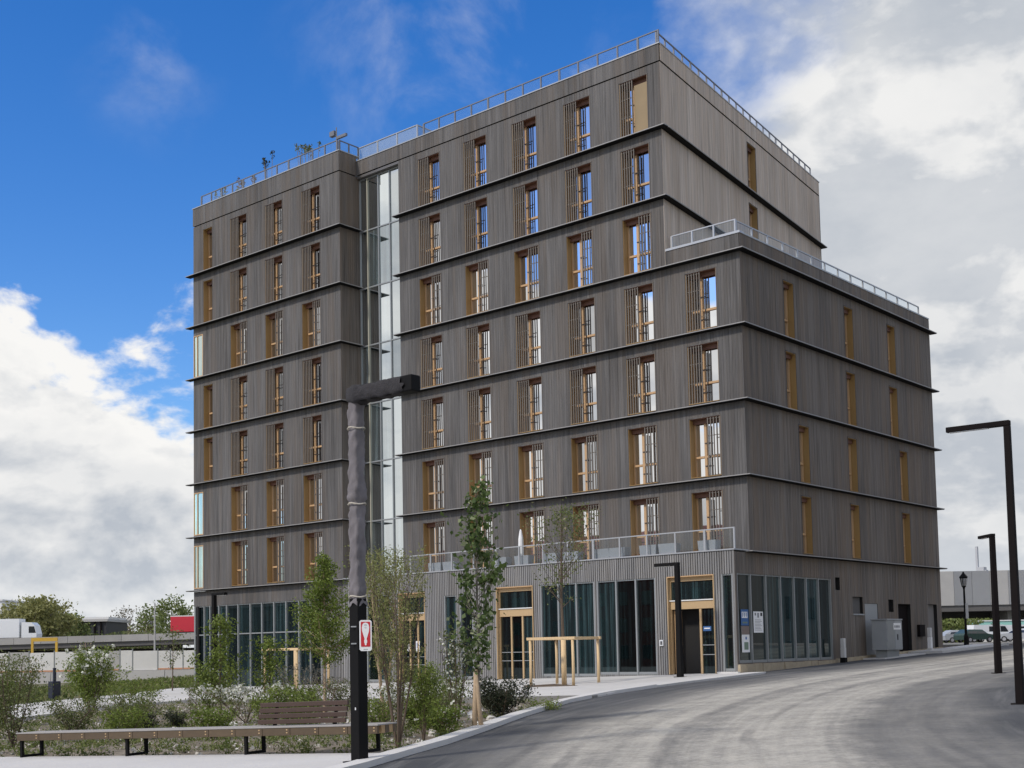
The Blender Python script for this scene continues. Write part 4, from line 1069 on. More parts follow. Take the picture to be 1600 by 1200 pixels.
rock_pos = [(6.6, -22.9, 1.0), (6.3, -22.6, .7), (5.9, -22.3, .8), (5.2, -21.2, .6), (5.6, -22.9, .8), (4.6, -20.4, .7), (3.9, -19.2, .8), (2.6, -18.4, 1.1), (3.1, -16.2, .7), (-1.6, -22.6, 1.2), (-2.6, -23.4, 1.0), (-.6, -21.4, .8), (-3.6, -24.6, .7), (1.2, -21.9, .8), (.3, -20.6, .7), (-6.8, -25.1, .9), (-7.9, -24.6, 1.1), (-9.2, -24.2, .8), (5.7, -24.9, .6), (6.9, -24.3, .5), (-5.2, -24.2, .6)]
ROCK_LABELS = ['large pale stone by the foot of the slanting poplar stakes', 'pale stone just left of the stones at the poplar stakes', 'small pale stone behind the two at the poplar stakes', 'pale stone under the tall white-flowered shrub', 'pale stone by the foot of the bright green bush', 'pale stone below the dull green shrub near the kerb',
 'lone pale stone left of the dark evergreen shrub', 'biggest pale stone against the plaza edge wall', 'pale stone near the flat yellowish shrub', 'big pale stone in front of the white blossom shrub', 'big pale stone right of the round bush pair', 'pale stone under the backrest end of the bench',
 'pale stone left of the round bushes close to the bench', 'pale stone between the forked sapling and the backrest', 'pale stone at the pale forked trunk', 'pale stone below the bronze hedge plant', 'large pale stone by the bench middle', 'pale stone left of the large one at the bench middle', 'tiny pale stone at the right bench end', 'tiny pale stone near the kerb by the feathery tree', 'small pale stone behind the bench legs']
for i, (x, y, s) in enumerate(rock_pos):
    o = link(rocks[i % 4], 'stone'); o.location = (x, y, bedz(x, y)+.03*s); o.scale = (s, s, s); o.rotation_euler = (0, 0, i*1.3)
    tag(o, ROCK_LABELS[i], 'stone', 'pale stones in the planting bed')

# ================================================================== BENCH
bx0, by0 = -.12, -28.86; bang = math.atan2(-26.78+28.86, 8.03+.08)
L_B = 8.45
bench = thing('bench', 'long low timber platform bench on black steel frames beside the path', 'bench', (bx0, by0, gz(bx0, by0)+.05), bang)
bench.rotation_euler = (0, -math.asin(max(-1, min(1, (gz(8.03, -26.78)-gz(bx0, by0))/8.4))), bang)
bz0, bz1, bd = .33, .49, .62
nb = 14
for i in range(nb):
    a = L_B*i/nb; b = L_B*(i+1)/nb
    mb = MB(); mb.box(a+.004, b-.004, 0, .055, bz0, bz1-.025, 'bench_beam'); mb.build('beam', bench, bevel=.005)
for j in range(5):
    a = .0+bd*j/5; mb = MB()
    mb.box(-.015, L_B+.015, a+.004-(0.015 if j == 0 else 0), a+bd/5-.004, bz1-.024, bz1, 'bench_top'); mb.build('plank', bench, bevel=.004)
    if j:
        mb = MB(); mb.box(L_B-.06, L_B, a+.006, a+bd/5-.006, bz0, bz1-.025, 'bench_end' if j % 2 else 'bench_beam'); mb.build('end_block', bench)
mb = MB(); mb.box(0, L_B-.07, bd-.05, bd, bz0, bz1-.025, 'bench_beam'); mb.box(.0, .05, .056, bd-.051, bz0, bz1-.025, 'bench_beam'); mb.build('rear_beam', bench)
for x in (.08, 2.83, 5.63, L_B-.35):
    mb = MB(); q = .028
    mb.box(x-q, x+q, .03, .03+2*q, -.0, bz0-.001, 'black_metal'); mb.box(x-q, x+q, bd-.03-2*q, bd-.03, 0, bz0-.001, 'black_metal'); mb.box(x-q, x+q, .03+2*q, bd-.03-2*q, 0, .05, 'black_metal')
    mb.build('leg_frame', bench)
mb = MB()
for x in [L_B*(i+.5)/nb+.22 for i in range(nb)]:
    mb.box(x, x+.03, -.006, -.001, bz0+.04, bz0+.06, 'pale_pine'); mb.box(x, x+.03, -.006, -.001, bz0+.09, bz0+.11, 'pale_pine')
mb.build('bolts', bench, kind='stuff')
# backrest: four dark slats leaning back on brackets
b0, b1 = 5.68, 7.58
back = link(bpy.data.meshes.new('backrest'), 'backrest', bench)
mb = MB()
for x in (b0+.3, b1-.3): mb.hexa([(x, bd*.62, bz1), (x+.05, bd*.62, bz1), (x+.05, bd*.62+.06, bz1), (x, bd*.62+.06, bz1), (x, bd*.62+.12, bz1+.42), (x+.05, bd*.62+.12, bz1+.42), (x+.05, bd*.62+.15, bz1+.42), (x, bd*.62+.15, bz1+.42)], 'black_metal')
back.data = mb.mesh('backrest')
for j in range(4):
    z = bz1+.03+j*.1; y = bd*.62-.03+.03*j
    mb = MB(); mb.box(b0, b1, y-.02, y+.03, z, z+.082, 'bench_back'); mb.build('slat', back, bevel=.006)

# ================================================================== LAMPS
def column_lamp(x, y, h, arm, direc, label, wid=.17, armh=.12, metal='black_metal', zoff=.0, group='black column street lamps'):
    z = gz(x, y)+zoff
    t = thing('street_lamp', label, 'street lamp', (x, y, z), math.atan2(direc[1], direc[0]), group)
    mb = MB(); w = wid/2
    mb.hexa([(-w, -w, -.1), (w, -w, -.1), (w, w, -.1), (-w, w, -.1), (-w*.8, -w*.8, h), (w*.8, -w*.8, h), (w*.8, w*.8, h), (-w*.8, w*.8, h)], metal); mb.build('column', t, bevel=.01)
    mb = MB(); mb.box(-w-.07, w+.07, -w-.07, w+.07, -.04, .018, metal); mb.build('base_plate', t)
    mb = MB(); mb.box(-w*.6, w*.6, -w-.004, -w+.01, .45, .85, metal); mb.build('access_door', t)
    mb = MB(); mb.box(-w*.8, arm, -w*.85, w*.85, h+.001, h+armh, metal); mb.build('arm', t, bevel=.012)
    mb = MB(); mb.box(arm*.3, arm-.06, -w*.55, w*.55, h-.012, h, 'lamp_lens'); mb.build('lamp_head', t)
    mb = MB(); mb.box(-w-.002, -w*.2, -w-.012, -w-.003, .9, 1.0, 'sign_white') if False else mb.box(w*.2, w*.8, -w-.008, -w-.001, 1.0, 1.06, 'sign_white'); mb.build('sticker', t)
    return t
column_lamp(15.17, -16.28, 5.50, 1.2, (-1, -.05), 'tall black column lamp at the right edge of the road, nearer of the two', .15, .11, 'brown_black_metal')
column_lamp(10.56, -4.50, 3.98, .8, (-.75, .75), 'black column lamp beyond the near one on the right of the road', .17, .09, 'brown_black_metal')
column_lamp(-1.48, -2.82, 4.05, .95, (-1, 0), 'black column lamp standing in front of the open entrance door', .2, .12, zoff=.05)
column_lamp(-27.9, -3.92, 4.65, .95, (1, 0), 'black column lamp in front of the left glazed shopfront', .24, .13, zoff=.05)

# the wrapped lamp in front
lx, ly = 8.79, -27.85; lz_ = gz(lx, ly)+.04
lamp = thing('street_lamp', 'black lamp post wrapped in grey cloth with a red sign, beside the bench', 'street lamp', (lx, ly, lz_), 0, 'black column street lamps')
mb = MB(); mb.box(-.10, .10, -.10, .10, -.1, 2.6, 'black_metal'); mb.box(-.075, .075, -.075, .075, 2.601, 6.0, 'black_metal'); mb.build('column', lamp, bevel=.012)
mb = MB(); mb.box(-.19, .19, -.19, .19, -.03, .02, 'black_metal'); mb.build('base_plate', lamp)
mb = MB(); mb.box(.101, 1.38, -.105, .105, 5.76, 6.02, 'black_metal'); mb.build('lamp_head', lamp, bevel=.02)
def wrap(name, path, radius, folds, m, seed, parent, nring=30, fray=False, fs=1.0):
    q = random.Random(seed); mb = MB(); k = mb.mi(m); n = nring; rows = []
    ph = [q.uniform(0, 6.28) for _ in range(8)]
    for i, (p, r, ax_) in enumerate(path):
        base = len(mb.v); rows.append(base)
        for j in range(n):
            a = 2*math.pi*j/n
            c, s = math.cos(a), math.sin(a)
            sq_ = 1/max(abs(c), abs(s)); sq_ = 1+(sq_-1)*.62
            fi = i*fs
            rd = .55*(1-2*abs(math.sin(1.5*a+ph[0]+.9*math.sin(fi*.33+ph[5]))))+.4*(1-2*abs(math.sin(2.5*a+ph[1]-fi*.45)))+.35*(1-2*abs(math.sin(fi*.62+ph[6]+1.4*math.sin(a+ph[7]))))
            rr = r*sq_*(1+folds*rd+q.uniform(-.5, .5)*folds*.7)
            if ax_ == 'z': mb.v.append((p[0]+rr*c, p[1]+rr*s, p[2]+(.03*math.sin(4*a+ph[3]) if fray and i in (0, len(path)-1) else 0)))
            else:
                fx = (.09*math.sin(2*a+ph[3])+.06*math.sin(5*a+ph[4])+q.uniform(-.03, .03)) if fray and i >= len(path)-1 else 0
                mb.v.append((p[0]+fx, p[1]+rr*c, p[2]+rr*s))
    for i in range(len(rows)-1):
        for j in range(n):
            j2 = (j+1) % n; mb.f.append((rows[i]+j, rows[i]+j2, rows[i+1]+j2, rows[i+1]+j)); mb.m.append(k)
    o = mb.build(name, parent, smooth=True); return o
path = []
for i in range(92):
    z = 2.50+i*(5.95-2.50)/91
    r = .112
    for zc, w_, dr in ((2.62, .07, -.012), (4.22, .06, .03), (4.36, .06, .022), (4.14, .05, -.014), (5.35, .04, -.02), (2.52, .05, .014), (2.72, .05, .016)): r += dr*math.exp(-((z-zc)/w_)**2)
    path.append(((.0, 0, z), r, 'z'))
wrap('cloth_wrap', path, .12, .12, 'cloth_wrap', 4, lamp, fray=True, fs=.8)
path = [((.02+1.17*i/34, 0, 5.89), .14+(.02*math.exp(-((i-2)/2.0)**2))+.006*math.sin(i*.7), 'x') for i in range(35)]
wrap('head_wrap', [((-.12, 0, 5.9), .05, 'x'), ((-.11, 0, 5.9), .12, 'x')]+path, .14, .06, 'dark_cloth', 5, lamp, fray=True, fs=.6)
def ring(z, r, parent, rad=.012):
    mb = MB(); mb.tube([(r*1.12*math.cos(a), r*1.12*math.sin(a), z+.012*math.sin(3*a)) for a in [2*math.pi*i/14 for i in range(15)]], rad, 'cord', 5, cap=False); mb.build('tie_cord', parent)
ring(5.35, .125, lamp); ring(2.63, .125, lamp); ring(4.12, .128, lamp)
mb = MB()
mb.box(.02, .04, -.108, -.101, .83, .87, 'sign_white'); mb.build('sticker', lamp)
# sign: white plate with a red field and a white lamp-shaped pictogram, clamped to the post
vd = Vector((CAM.x-lx, CAM.y-ly, 0)).normalized()
sgn = thing('sign', 'small red and white sign plate clamped to the wrapped lamp post', 'sign', (lx+RT.x*.115+vd.x*.15, ly+RT.y*.115+vd.y*.15, lz_+1.76), math.atan2(vd.y, vd.x)+math.pi/2)
def plate(w, h, cut, y, m, z0=0, th=.006):
    mb = MB(); pts = [(-w/2+cut, z0), (w/2-cut, z0), (w/2, z0+cut), (w/2, z0+h-cut), (w/2-cut, z0+h), (-w/2+cut, z0+h), (-w/2, z0+h-cut), (-w/2, z0+cut)]
    mb.poly([(x, y, z) for x, z in pts], m); mb.poly([(x, y+th, z) for x, z in pts[::-1]], m)
    for i in range(8):
        a = pts[i]; b = pts[(i+1) % 8]; mb.poly([(a[0], y, a[1]), (a[0], y+th, a[1]), (b[0], y+th, b[1]), (b[0], y, b[1])], m)
    return mb
plate(.195, .49, .025, 0, 'sign_white').build('plate', sgn)
plate(.148, .395, .006, -.004, 'sign_red', .068, .003).build('red_field', sgn)
prof = [(0.0, .088), (.012, .095), (.014, .12), (.023, .135), (.024, .165), (.016, .185), (.018, .20), (.035, .25), (.054, .32), (.058, .375), (.048, .42), (.028, .443), (0, .45)]
mb = MB(); mb.poly([(x, -.0045, z) for x, z in prof]+[(-x, -.0045, z) for x, z in prof[-2:0:-1]], 'sign_white')
mb.build('pictogram', sgn)
mb = MB()
for z, w_ in ((.41, .02), (.37, .014)):
    mb.tube([(w_*math.cos(a), -.0055, z+.008*math.sin(a)) for a in [2*math.pi*i/12 for i in range(13)]], .0016, 'ink_grey', 4, cap=False)
mb.box(-.035, .035, -.0012, -.0005, .022, .030, 'ink_grey')
mb.build('marks', sgn)
mb = MB(); mb.box(-.23, .02, .05, .075, .11, .13, 'rail_metal'); mb.box(-.23, .02, .05, .075, .38, .40, 'rail_metal'); mb.box(-.02, .02, .0065, .05, .10, .41, 'rail_metal'); mb.build('clamp', sgn)

# old-style lantern at the far corner
t = thing('lantern_post', 'old-style black lantern post on the far pavement past the building', 'street lamp', (-1.6, 25.0, gz(-1.6, 25)+.06))
mb = MB(); mb.tube([(0, 0, 0), (0, 0, .5), (0, 0, .6), (0, 0, 3.0), (0, 0, 3.1)], [.14, .12, .07, .05, .07], 'black_metal', 10); mb.build('column', t, smooth=False)
mb = MB(); mb.tube([(0, 0, 3.1), (0, 0, 3.14), (0, 0, 3.62), (0, 0, 3.66), (0, 0, 3.85), (0, 0, 3.95)], [.06, .11, .20, .23, .07, .03], 'black_metal', 6); mb.build('lantern', t)
mb = MB()
for i in range(6):
    a = math.pi/3*i+.52; c, s = math.cos(a), math.sin(a)
    mb.poly([(c*.105-s*.04, s*.105+c*.04, 3.18), (c*.105+s*.04, s*.105-c*.04, 3.18), (c*.178+s*.075, s*.178-c*.075, 3.58), (c*.178-s*.075, s*.178+c*.075, 3.58)], 'lamp_lens')
mb.build('pane', t)
mb = MB(); mb.box(.06, .20, -.07, -.05, 1.45, 2.25, 'white_paint'); mb.build('notice', t)

# bollard lamp on the verge
t = thing('bollard_lamp', 'dark blue-black bollard with a thin neck on the left verge', 'bollard', (-33.36, -9.33, gz(-33.36, -9.33)))
mb = MB(); mb.box(-.22, .22, -.22, .22, 0, .95, 'bin_blue'); mb.build('body', t, bevel=.03)
mb = MB(); mb.box(-.06, .06, -.06, .06, .951, 1.6, 'bin_blue'); mb.build('neck', t)

# ================================================================== STREET FURNITURE ON THE RIGHT
t = thing('utility_cabinet', 'grey steel utility cabinet with a white label by the side wall', 'cabinet', (.62, 10.2, gz(.6, 10.2)), R(0))
mb = MB(); mb.box(-.35, .35, -.75, .75, .35, 1.62, 'mid_grey_metal'); mb.build('body', t, bevel=.015)
mb = MB(); mb.box(-.38, .38, -.79, .79, 1.621, 1.68, 'mid_grey_metal'); mb.build('lid', t, bevel=.01)
mb = MB(); mb.box(-.25, .25, -.6, .6, -.1, .349, 'grey_metal'); mb.build('plinth', t)
mb = MB(); mb.box(.351, .362, -.74, -.02, .38, 1.6, 'grey_metal'); mb.build('door', t)
mb = MB(); mb.box(.351, .362, .02, .74, .38, 1.6, 'mid_grey_metal'); mb.build('door', t)
mb = MB(); mb.box(.363, .37, -.12, .62, 1.22, 1.50, 'sign_white')
for i in range(4): mb.box(.371, .373, -.04+i*.14, .05+i*.14, 1.30, 1.40, 'ink_grey')
mb.build('label_plate', t)
mb = MB(); mb.box(.363, .38, .22, .30, .78, 1.02, 'ink_dark'); mb.build('handle', t)
def post(x, y, h, label, dark):
    t = thing('marker_post', label, 'bollard', (x, y, gz(x, y)), 0, 'white marker posts along the side wall')
    mb = MB(); mb.box(-.11, .11, -.11, .11, -.05, .2, 'black_metal' if dark else 'concrete_kerb'); mb.build('foot', t)
    mb = MB(); mb.box(-.09, .09, -.09, .09, .201, h*.62, 'white_paint' if not dark else 'concrete_kerb'); mb.build('body', t, bevel=.015)
    mb = MB(); mb.box(-.085, .085, -.085, .085, h*.62+.001, h, 'concrete_kerb'); mb.build('cap', t, bevel=.02)
post(.18, 6.9, 1.0, 'short weathered marker post at the end of the corner glazing', True)
post(.45, 15.2, 1.15, 'white marker post on the pad before the rear service door', False)
sheet('service_pad', [(-.1, 9.3), (.9, 9.3), (.9, 13.6), (-.1, 13.6)], 'path_concrete', .05, thick=.1)
sheet('service_pad', [(-.1, 14.0), (1.5, 14.0), (1.5, 22.5), (-.1, 22.5)], 'plaza_concrete', .12, thick=.2)

# terrace planters
pl = None
for i, x in enumerate((-15.9, -15.0, -12.0, -10.75, -9.2, -8.1, -6.5, -5.75, -4.25, -3.35, -1.55)):
    if pl is None:
        pl = thing('planter', '', 'planter', (x, -.45, GT))
        mb = MB(); mb.hexa([(-.36, -.18, 0), (.36, -.18, 0), (.36, .18, 0), (-.36, .18, 0), (-.40, -.2, .46), (.40, -.2, .46), (.40, .2, .46), (-.40, .2, .46)], 'planter_grey', skip=(1,)); mb.build('tub', pl)
        mb = MB(); mb.box(-.38, .38, -.18, .18, .40, .42, 'bark_brown'); mb.build('soil', pl); o = pl
    else:
        o = copy_tree(pl); o.location = (x, -.45, GT)
    o['label'] = 'grey tub behind the terrace railing, '+('leftmost', 'second from the left', 'third from the left', 'fourth from the left', 'fifth from the left', 'middle one of the row', 'fifth from the right', 'fourth from the right', 'third from the right', 'second from the right', 'rightmost')[i]; o['group'] = 'grey tubs along the terrace'
t = thing('folded_parasol', 'closed white parasol standing on the terrace above the middle door', 'parasol', (-11.0, -.35, GT))
mb = MB(); mb.tube([(0, 0, 0), (0, 0, .5)], .03, 'rail_metal', 8); mb.build('pole', t)
mb = MB(); mb.tube([(0, 0, .3), (0, 0, .36), (0, 0, 1.2), (0, 0, 1.55), (0, 0, 1.62)], [.08, .13, .11, .05, .02], 'white_plastic', 9); mb.build('canopy', t)

# roof terrace plants and weather mast
def roof_stalks(x, h, n, w, label, seed, leaf):
    q = random.Random(seed); t = thing('roof_plant', label, 'plant', (x, .6, PL-.5), 0, 'plants on the left roof terrace')
    mb = MB(); P = []
    for i in range(n):
        a = (q.uniform(-1, 1)*w, q.uniform(-.3, .3), .0); b = (a[0]*1.5+q.uniform(-.1, .1), a[1], h*q.uniform(.82, 1))
        mb.tube([a, ((a[0]+b[0])/2, a[1], b[2]*.5), b], [.022, .02, .016], 'bark_grey', 4)
        for _ in range(30): P.append((b[0]+q.gauss(0, .06), b[1]+q.gauss(0, .06), b[2]-abs(q.gauss(0, .22))))
    mb.build('stems', t); leaf_cloud('foliage', P, .115, leaf, t, seed)
roof_stalks(-25.9, 2.75, 8, .62, 'clump of tall dark seed-head stalks rising above the left roof railing', 3, LF_MIX)
roof_stalks(-28.9, 2.95, 4, .3, 'small group of thin tall stalks left of the seed-head clump on the roof', 4, LF_DARK)
roof_stalks(-30.9, 2.1, 6, .5, 'low bronze plant by the middle of the left roof railing', 5, LF_RED)
roof_stalks(-32.7, 1.9, 7, .7, 'low green plants at the left end of the roof railing', 6, LF_MIX)
t = thing('weather_mast', 'small mast with instruments at the corner of the left roof', 'mast', (-22.5, -.4, PL))
mb = MB(); mb.tube([(0, 0, 0), (0, 0, 1.55)], .03, 'roof_rail_metal', 6); mb.build('pole', t)
mb = MB(); mb.box(-.42, -.08, -.1, .1, 1.15, 1.4, 'roof_rail_metal'); mb.box(-.08, .0, -.02, .02, 1.24, 1.28, 'roof_rail_metal'); mb.build('camera_box', t)
mb = MB(); mb.box(.04, .75, -.06, .06, .92, 1.05, 'roof_rail_metal'); mb.build('solar_bar', t)

# ================================================================== FAR LEFT: hoarding, viaduct, trucks, trees
def line_pts(a, b, n): return [(a[0]+(b[0]-a[0])*i/n, a[1]+(b[1]-a[1])*i/n) for i in range(n+1)]
hA, hB = (-92.0, -9.0), (-52.0, 26.0)
hl = math.hypot(hB[0]-hA[0], hB[1]-hA[1]); ha = math.atan2(hB[1]-hA[1], hB[0]-hA[0])
hz0 = gz(-66, 10)-.1
t = thing('concrete_barrier', 'long low grey concrete barrier carrying the white hoarding at the left', 'barrier', (hA[0], hA[1], hz0), ha)
for i in range(int(hl//3)):
    mb = MB(); mb.hexa([(i*3+.02, -.35, -.6), (i*3+2.98, -.35, -.6), (i*3+2.98, .35, -.6), (i*3+.02, .35, -.6), (i*3+.02, -.16, 1.0), (i*3+2.98, -.16, 1.0), (i*3+2.98, .16, 1.0), (i*3+.02, .16, 1.0)], 'hoarding_grey'); mb.build('block', t)
t = thing('hoarding', 'white and grey panel hoarding with coloured bottom trim behind the verge', 'hoarding', (hA[0], hA[1], hz0), ha)
q = random.Random(9); x = 0.0
while x < hl-1:
    w_ = q.choice((1.0, 1.6, 2.0, 2.2)); mb = MB()
    mb.box(x+.02, x+w_-.02, -.03, .03, 1.02, 2.55+q.uniform(-.08, .08), 'hoarding_white' if q.random() < .7 else 'hoarding_grey')
    mb.build('panel', t)
    if q.random() < .6:
        mb = MB(); mb.box(x+.03, x+w_-.03, -.045, -.031, 1.03, 1.15, 'hoarding_trim'); mb.build('trim', t)
    mb = MB(); mb.box(x-.03, x+.03, -.06, .06, 1.01, 2.7, 'grey_metal'); mb.build('post', t)
    x += w_
# viaduct
vA, vB = (-175.0, 37.5), (-108.0, 96.0)
vl = math.hypot(vB[0]-vA[0], vB[1]-vA[1]); va = math.atan2(vB[1]-vA[1], vB[0]-vA[0])
t = thing('viaduct', 'grey concrete motorway viaduct with parapet running behind the hoarding', 'bridge', (vA[0], vA[1], 0), va)
zt0, zt1 = 4.2, 5.6
mb = MB(); mb.hexa([(-40, 0, zt0-1.7), (vl, 0, zt1-1.7), (vl, 12, zt1-1.7), (-40, 12, zt0-1.7), (-40, 0, zt0-.85), (vl, 0, zt1-.85), (vl, 12, zt1-.85), (-40, 12, zt0-.85)], 'dark_concrete'); mb.build('deck', t)
for i in range(32):
    a = -40+i*(vl+40)/32; b = a+(vl+40)/32-.05
    za = zt0+(zt1-zt0)*(a+40)/(vl+40); zb_ = zt0+(zt1-zt0)*(b+40)/(vl+40)
    mb = MB(); mb.hexa([(a, -.25, za-1.0), (b, -.25, zb_-1.0), (b, .05, zb_-1.0), (a, .05, za-1.0), (a, -.25, za), (b, -.25, zb_), (b, .05, zb_), (a, .05, za)], 'viaduct_concrete'); mb.build('parapet_panel', t)
for i in range(10):
    a = -32+i*13; mb = MB(); mb.box(a, a+1.2, 1.5, 10, -1.5, zt0-1.6+(zt1-zt0)*(a+40)/(vl+40), 'dark_concrete'); mb.build('pier', t)
mb = MB(); mb.box(-40, vl, 11, 11.2, -1, 3.0, 'dark_concrete'); mb.build('back_wall', t)
def on_via(s, d, dz=0):
    c, sn = math.cos(va), math.sin(va)
    return (vA[0]+c*s-sn*d, vA[1]+sn*s+c*d, zt0-.85+(zt1-zt0)*(s+40)/(vl+40)+dz)
def wheel(x, y, z, r, parent, w=.24):
    n = 14; mb = MB(); mb.tube([(x, y-w/2, z), (x, y+w/2, z)], r, 'tyre', n); o = mb.build('tyre', parent)
    mb = MB(); mb.tube([(x, y-w/2-.01, z), (x, y+w/2+.01, z)], r*.6, 'rim', 10); mb.build('rim', o)
def truck(s, label, box_m, L, hh, cab_front, top=None, cabm='car_white'):
    t = thing('truck', label, 'truck', on_via(s, 3.0), va, 'trucks on the viaduct')
    mb = MB(); mb.box(0, L, -1.25, 1.25, 1.05, 1.05+hh, box_m); mb.build('trailer', t, bevel=.05)
    mb = MB(); mb.box(.02, L-.02, -1.24, 1.24, 1.05+hh+.001, 1.05+hh+.14, top or box_m); mb.build('trailer_roof', t)
    mb = MB(); mb.box(.2, L, -1.1, 1.1, .7, 1.04, 'ink_dark'); mb.build('chassis', t)
    for x in (1.4, 2.7, 4.0, L-1.2): wheel(x, -1.0, .5, .5, t)
    if cab_front:
        mb = MB(); c0 = L+.3
        pts = [(c0, .55), (c0+2.2, .55), (c0+2.3, 1.6), (c0+1.95, 2.9), (c0+1.5, 3.35), (c0, 3.4)]
        mb.poly([(x, -1.2, z) for x, z in pts], cabm); mb.poly([(x, 1.2, z) for x, z in pts[::-1]], cabm)
        for i in range(6):
            a, b = pts[i], pts[(i+1) % 6]; mb.poly([(a[0], -1.2, a[1]), (a[0], 1.2, a[1]), (b[0], 1.2, b[1]), (b[0], -1.2, b[1])], cabm)
        mb.build('cab', t)
        mb = MB(); mb.poly([(c0+1.1, -1.21, 1.75), (c0+2.2, -1.21, 1.75), (c0+1.93, -1.21, 2.75), (c0+1.1, -1.21, 2.75)], 'car_glass'); mb.build('window', t)
        wheel(c0+1.2, -1.0, .5, .5, t)
    return t
truck(11.0, 'white lorry with a box body on the viaduct at the far left', 'car_white', 13.5, 2.75, True)
truck(47.4, 'red-sided trailer on the viaduct beside the building edge', 'red_tarp', 13.0, 2.35, False, 'white_paint')
# yellow height gauge
t = thing('height_gauge', 'yellow steel height-limit frame standing behind the hoarding', 'gantry', (-89.3, 19.8, 0), math.atan2(1.6, 1.85))
gzt = 3.35
mb = MB(); mb.box(0, .2, -.1, .1, -1, gzt, 'yellow_paint'); mb.build('post', t)
mb = MB(); mb.box(2.3, 2.5, -.1, .1, -1, gzt-.05, 'yellow_paint'); mb.build('post', t)
mb = MB(); mb.box(0, 2.5, -.1, .1, gzt+.001, gzt+.35, 'yellow_paint'); mb.build('beam', t)
t = thing('lamp_mast', 'slim pale lamp mast rising over the viaduct', 'street lamp', (-88.0, 32.5, 0))
mb = MB(); mb.tube([(0, 0, -1), (0, 0, 7.2)], [.13, .06], 'hoarding_grey', 8); mb.build('pole', t)

def far_tree(x, y, z, h, w, leaf, label, seed, n=900, ls=.6, bare=False):
    q = random.Random(seed); t = thing('tree', label, 'tree', (x, y, z), 0, 'trees beyond the viaduct')
    mb = MB(); mb.tube([(0, 0, -1), (0, 0, h*.5), (0, 0, h*.85)], [.28, .18, .05], 'bark_brown', 6); P = []
    nb_ = 26
    for i in range(nb_):
        u = i/nb_; r = w*.5*math.sin(math.pi*(u*.85+.12))**.6*q.uniform(.6, 1.05); a = q.uniform(0, 6.28); zc = h*(.22+.76*u)
        tip = Vector((r*math.cos(a), r*math.sin(a), zc)); mb.tube([(0, 0, zc*.7), tuple(tip)], [.09, .02], 'bark_brown', 4, cap=False)
        for _ in range(2*n//nb_): P.append((tip.x*q.uniform(.5, 1)+q.gauss(0, w*.09), tip.y*q.uniform(.5, 1)+q.gauss(0, w*.09), tip.z+q.gauss(0, h*.055)))
    mb.build('trunk', t); leaf_cloud('crown', P, ls, leaf, t, seed)
    return t
def at_depth(u, v, d): return CAM+(FW+RT*((u-PCX)/FPX)-UP*((v-PCY)/FPX))*d
FT_LIST = [(22, 215, 10.0, 9, LF_FARY, 'light yellow-green tree in front of the left row, above the lorry box', 900), (52, 212, 10.6, 9, LF_FARY, 'light yellow-green tree directly above the lorry cab', 900), (78, 214, 10.8, 9, LF_FARY, 'bushy yellow-green tree between the lorry cab and the dark shed', 900), (112, 236, 8.6, 8, LF_FAR, 'mid green tree touching the left end of the dark shed', 800), (150, 330, 10.5, 9, LF_FAR, 'small green tree top over the dark shed roof', 500), (180, 330, 9.5, 10, LF_FARY, 'small yellow-green tree top right of the bronze tree', 500), (6, 230, 9.5, 11, LF_FARY, 'yellow-green budding tree at the far left above the lorry', 900), (36, 235, 11, 11, LF_FARY, 'pale yellow-green tree just right of the lorry cab', 900),
           (62, 228, 11.5, 10, LF_FARY, 'tallest yellow-green tree in the left row beyond the viaduct', 1000), (86, 232, 11, 9, LF_FARY, 'loose light green tree fourth in the left row', 900),
           (104, 225, 8, 7, LF_FAR, 'darker green tree closing the left row beside the dark shed', 900), (164, 300, 9.5, 12, LF_RED, 'bronze-leaved rounded tree on the skyline past the white roof', 700),
           (203, 300, 12.5, 12, LF_GREY, 'bare fan-shaped tree on the skyline', 300), (238, 285, 12, 9, LF_FAR, 'light green tree left of the big green one', 600),
           (268, 270, 13, 11, LF_FAR, 'big rounded green tree behind the red trailer', 1300), (222, 290, 7.5, 14, LF_FARY, 'low yellow-green tree below the bare one', 700), (190, 240, 5.4, 18, LF_MIX, 'low brownish scrubby tree along the viaduct', 900), (225, 238, 5.0, 14, LF_MIX, 'low scrubby tree right of the brownish one', 800)]
for i, (u, d, h, w, lf, lab, n) in enumerate(FT_LIST):
    p = at_depth(u, 1025, d); far_tree(p.x, p.y, 1.0, h, w, lf, lab, 60+i, n)
# sheds and blocks on the skyline
def far_block(u0, u1, v0, d, dep, m, name, label, cat, roofm=None, rise=0):
    a = at_depth(u0, v0, d); b = at_depth(u1, v0, d)
    ang = math.atan2(b.y-a.y, b.x-a.x); L_ = math.hypot(b.x-a.x, b.y-a.y); t = thing(name, label, cat, (a.x, a.y, 0), ang)
    hz_ = a.z
    mb = MB(); mb.box(0, L_, 0, dep, -1, hz_, m); mb.build('wall', t)
    mb = MB(); mb.hexa([(-.4, -.5, hz_+.01), (L_+.4, -.5, hz_+.01-rise), (L_+.4, dep+.5, hz_+.01-rise), (-.4, dep+.5, hz_+.01), (-.4, -.5, hz_+.5), (L_+.4, -.5, hz_+.5-rise), (L_+.4, dep+.5, hz_+.5-rise), (-.4, dep+.5, hz_+.5)], roofm or m); mb.build('roof', t)
    return t, L_, hz_
t, L_, hz_ = far_block(117, 166, 972, 255, 14, 'ink_dark', 'shed', 'dark open-sided shed with a pale roof behind the viaduct', 'shed', 'hoarding_grey', .0)
for i in range(5):
    mb = MB(); mb.box(L_*i/5+.1, L_*i/5+.4, -.3, -.02, -1, hz_, 'brown_black_metal'); mb.build('post', t)
far_block(133, 168, 968, 280, 12, 'white_paint', 'warehouse', 'long white roofed warehouse on the skyline beside the dark shed', 'warehouse', 'white_paint')
